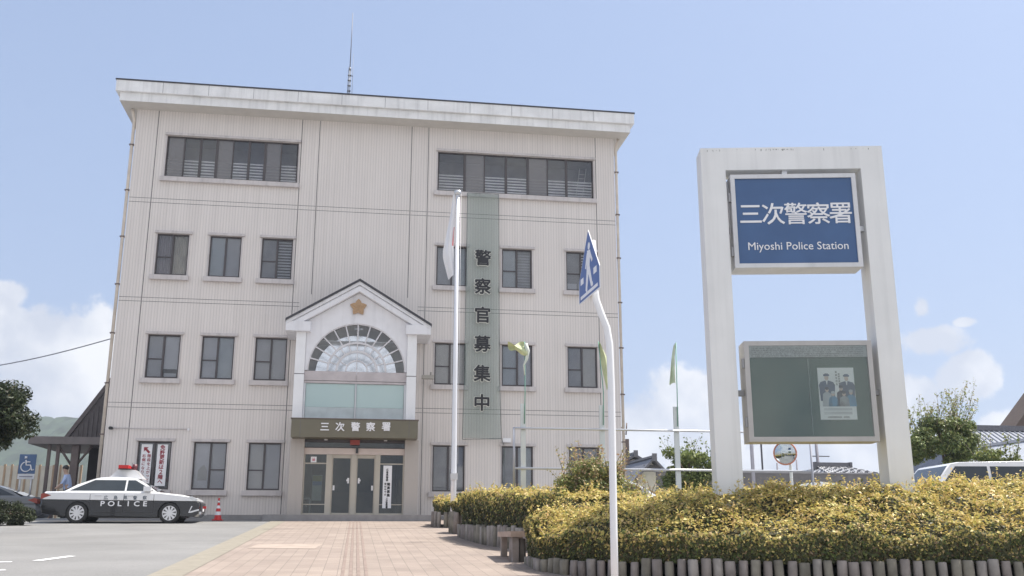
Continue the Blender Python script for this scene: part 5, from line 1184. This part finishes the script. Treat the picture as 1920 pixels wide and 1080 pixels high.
Y = 24; a, c = hpos(1140, 885, Y), hpos(1236, 885, Y); house('tiled_house', 'grey tiled house gable rising behind the station right corner', a.x, c.x, Y, Y+8, -.2, a.z, hpos(1198, 857, Y).z, 'y', group=g)
Y = 18; a, c = hpos(1195, 893, Y), hpos(1250, 893, Y); house('tiled_house', 'small pale gabled house in front of the other grey tiled gable', a.x, c.x, Y, Y+5, -.2, a.z-.02, hpos(1222, 864, Y).z, 'y', mat('pale_house_wall', (.60, .58, .48), .8, .06), group=g)
Y = 14; a, c = hpos(1570, 896, Y), hpos(1652, 871, Y); house('tiled_house', 'house with a lattice tiled hip roof seen between the sign legs', a.x, c.x, Y, Y+6, -.2, a.z, c.z-.1, 'x', None, mat('lattice_tile', (.24, .24, .26), .45, .2, 12), group=g, hip=.9)
Y = 20; a = hpos(1372, 900, Y); c = hpos(1444, 900, Y); house('tiled_house', 'low grey roof peeping over the hedge behind the left sign leg', a.x, c.x, Y, Y+5, -.2, a.z, hpos(1410, 884, Y).z, 'x', group=g, hip=1.5)
Y = 6.; a, c = hpos(1850, 866, Y), hpos(2080, 866, Y); house('tiled_house', 'blue grey tiled house with a long ridge at the right edge', a.x+.2, c.x, Y, Y+6, -.6, a.z, hpos(1880, 800, Y).z, 'x', mat('slate_wall', (.40, .40, .42), .8), mat('blue_roof_tile', (.17, .19, .24), .45, .2, 12), group=g, hip=.6)
Y = 15.; a, c = hpos(1900, 800, Y), hpos(2120, 800, Y); house('tiled_house', 'tall dark gabled house rising behind the blue grey one at right edge', a.x, c.x, Y, Y+.8, -.6, a.z, hpos(1990, 672, Y).z, 'y', mat('brown_house_wall', (.14, .10, .08), .8), mat('rust_roof', (.10, .07, .05), .6, .2, 8), ov=.4, vent=False, group=g)
Y = 1.2; a, c = hpos(1905, 868, Y), hpos(2060, 868, Y); house('tiled_porch_house', 'low roofed outbuilding with a sloping white edged roof at right edge', a.x, c.x, Y, Y+4, -.6, a.z-.1, hpos(1960, 826, Y).z, 'y', mat('grey_board', (.26, .26, .30), .8), mat('white_edged_roof', (.40, .42, .46), .5, .2, 9), ov=.9, vent=False)
def wall_back():
    Y = -1.5; a, c = aty(1180, 905, Y), aty(1345, 905, Y)
    t = thing('block_wall', 'low dark block wall behind the parked cars left of the big sign', 'wall', (a.x, Y, 0))
    b = MB(); zt = aty(1300, 886, Y).z; b.box(c.x-2.2, c.x+7, Y, Y+.12, -.3, zt); b.build('blocks', mat('grey_block', (.20, .19, .19), .9, .15, 4), t)
    b = MB(); b.box(c.x-2.25, c.x+7.05, Y-.02, Y+.14, zt+.002, zt+.05); b.build('coping', mat('coping_grey', (.35, .34, .35), .8), t)
wall_back()
def mirror():
    y = -11.; c = aty(1472, 850, y); t = thing('traffic_mirror', 'round convex traffic mirror with orange rim seen between the sign legs', 'mirror', (c.x+.18, y, gz(y)))
    n = Vector((-.55, -.83, -.08)).normalized(); q = n.to_track_quat('Z', 'Y').to_matrix().to_4x4(); M = Matrix.Translation(c) @ q
    b = MB(); r = .27; rings = [[b.bm.verts.new(M @ Vector((r*f*math.cos(2*math.pi*k/32), r*f*math.sin(2*math.pi*k/32), .05*(1-f*f)))) for k in range(32)] for f in (.02, .3, .6, .85, 1)]
    for i in range(4):
        for k in range(32): b.bm.faces.new((rings[i][k], rings[i][(k+1) % 32], rings[i+1][(k+1) % 32], rings[i+1][k])).smooth = True
    b.bm.faces.new(rings[0]); b.build('glass', mat('mirror_silver', (.55, .60, .62), .04, .02, metal=1.), t)
    b = MB(); b.tube([tuple(M @ Vector((.285*math.cos(u), .285*math.sin(u), 0))) for u in np.linspace(0, 2*math.pi, 33)], .02, 6); b.tube([tuple(M @ Vector((0, 0, -.06))), tuple(M @ Vector((0, 0, -.02)))], [.1, .27], 20); b.build('rim', mat('orange_rim', (.55, .22, .14), .4), t)
    b = MB(); b.tube([(c.x+.18, y+.12, gz(y)-.1), (c.x+.18, y+.12, c.z-.1), tuple(c-n*.07)], .038, 10); b.build('post', mat('mirror_post', (.72, .74, .72), .4), t)
mirror()
def poles():
    y = -6.; p = aty(1412, 885, y); q = aty(1430, 882, y); h = 4.2
    t = thing('bracket_post', 'grey post with a thin dark side bar behind the left sign leg', 'post', (p.x, y, gz(y)))
    b = MB(); b.tube([(p.x, y, gz(y)-.1), (p.x, y, h)], .055, 10); b.build('post', mat('post_grey', (.48, .47, .52), .5), t)
    b = MB(); b.tube([(q.x, y, q.z), (q.x, y, h)], .03, 8); b.tube([(q.x+.02, y, q.z), (p.x-.3, y, q.z)], .025, 8); b.tube([(q.x, y, h), (p.x, y, h)], .02, 6); b.build('side_bar', mat('bar_dark', (.12, .12, .15), .5), t)
    y = 40.; a = aty(1538, 890, y); z1 = aty(1534, 812, y).z
    t = thing('utility_pole', 'thin far utility pole with a small transformer under the notice case', 'utility pole', (a.x, y, 0))
    b = MB(); b.tube([(a.x, y, -.2), (a.x-.18, y, z1)], [.16, .11], 10); b.build('pole', mat('pole_concrete', (.26, .25, .28), .8), t)
    b = MB(); b.box(a.x-.85, a.x+.7, y-.04, y+.04, z1-.6, z1-.5); b.box(a.x+.15, a.x+.55, y-.2, y+.2, z1-3.4, z1-2.7); b.box(a.x-.6, a.x+.9, y-.03, y+.03, z1-1.9, z1-1.82); b.build('crossarm', M_seam, t)
    for px, py, y, lab in ((1459, 868, 30., 'short dark stay pole left of the far utility pole'), (1496, 862, 34., 'short dark pole between the mirror and the far utility pole')):
        a = aty(px, 900, y); z1 = aty(px, py, y).z; t = thing('utility_pole', lab, 'pole', (a.x, y, 0)); b = MB(); b.tube([(a.x, y, -.2), (a.x, y, z1)], [.08, .06], 8); b.build('pole', MATS['pole_concrete'], t); b = MB(); b.box(a.x-.15, a.x+.15, y-.15, y, z1-1.4, z1-1.0); b.build('box', M_seam, t)
    p0, p1 = aty(-120, 702, 6.), aty(212, 634, 6.)
    b = MB(); b.tube([tuple(p0.lerp(p1, k/12)-Vector((0, 0, .18*math.sin(math.pi*k/12)))) for k in range(13)], .022, 5); o = b.build('overhead_cable', mat('cable_grey', (.30, .31, .36), .7)); tag(o, 'grey overhead cable crossing the sky to the left station corner', 'cable')
poles()
def hills():
    b = MB(); Y = 620.; n = 150; rows = []
    prof = lambda px: 778+(6*math.sin(px*.021)+5*math.sin(px*.053+1)+2.5*math.sin(px*.13))+max(0, (90-px))*.10+max(0, px-420)*.16
    for j in range(10):
        row = []
        for i in range(n+1):
            px = -700+i*12; p = aty(px, prof(px), Y); f = j/9; w = math.sin(px*.09+j*2.1)*3+math.sin(px*.19-j*1.3)*2
            row.append(b.bm.verts.new((p.x*(1-.0*f), Y-260*(1-f)+w*3, max(-8, p.z*f**.9+w*(1-f)*.6*f*3-8*(1-f)))))
        rows.append(row)
    back = [b.bm.verts.new((v.co.x, Y+300, -8)) for v in rows[-1]]; rows.append(back)
    for j in range(len(rows)-1):
        for i in range(n): b.bm.faces.new((rows[j][i], rows[j][i+1], rows[j+1][i+1], rows[j+1][i])).smooth = True
    m = mat('wooded_hill', (.04, .058, .035), .95, .45, .06, bump=1., bscale=.12)
    struct(b.build('hills', m))
hills()

def haze():
    b = MB(); b.box(-900, 900, -120, 1000, -9.5, 115); m = bpy.data.materials.new('haze_air'); m.use_nodes = True; nt = m.node_tree; N = nt.nodes; N.clear()
    o = N.new('ShaderNodeOutputMaterial'); v = N.new('ShaderNodeVolumePrincipled'); v.inputs['Color'].default_value = (.80, .88, 1, 1); v.inputs['Density'].default_value = .0005; v.inputs['Anisotropy'].default_value = .2
    nt.links.new(v.outputs[0], o.inputs['Volume'])
    h = b.build('haze', m); h['kind'] = 'stuff'
haze()
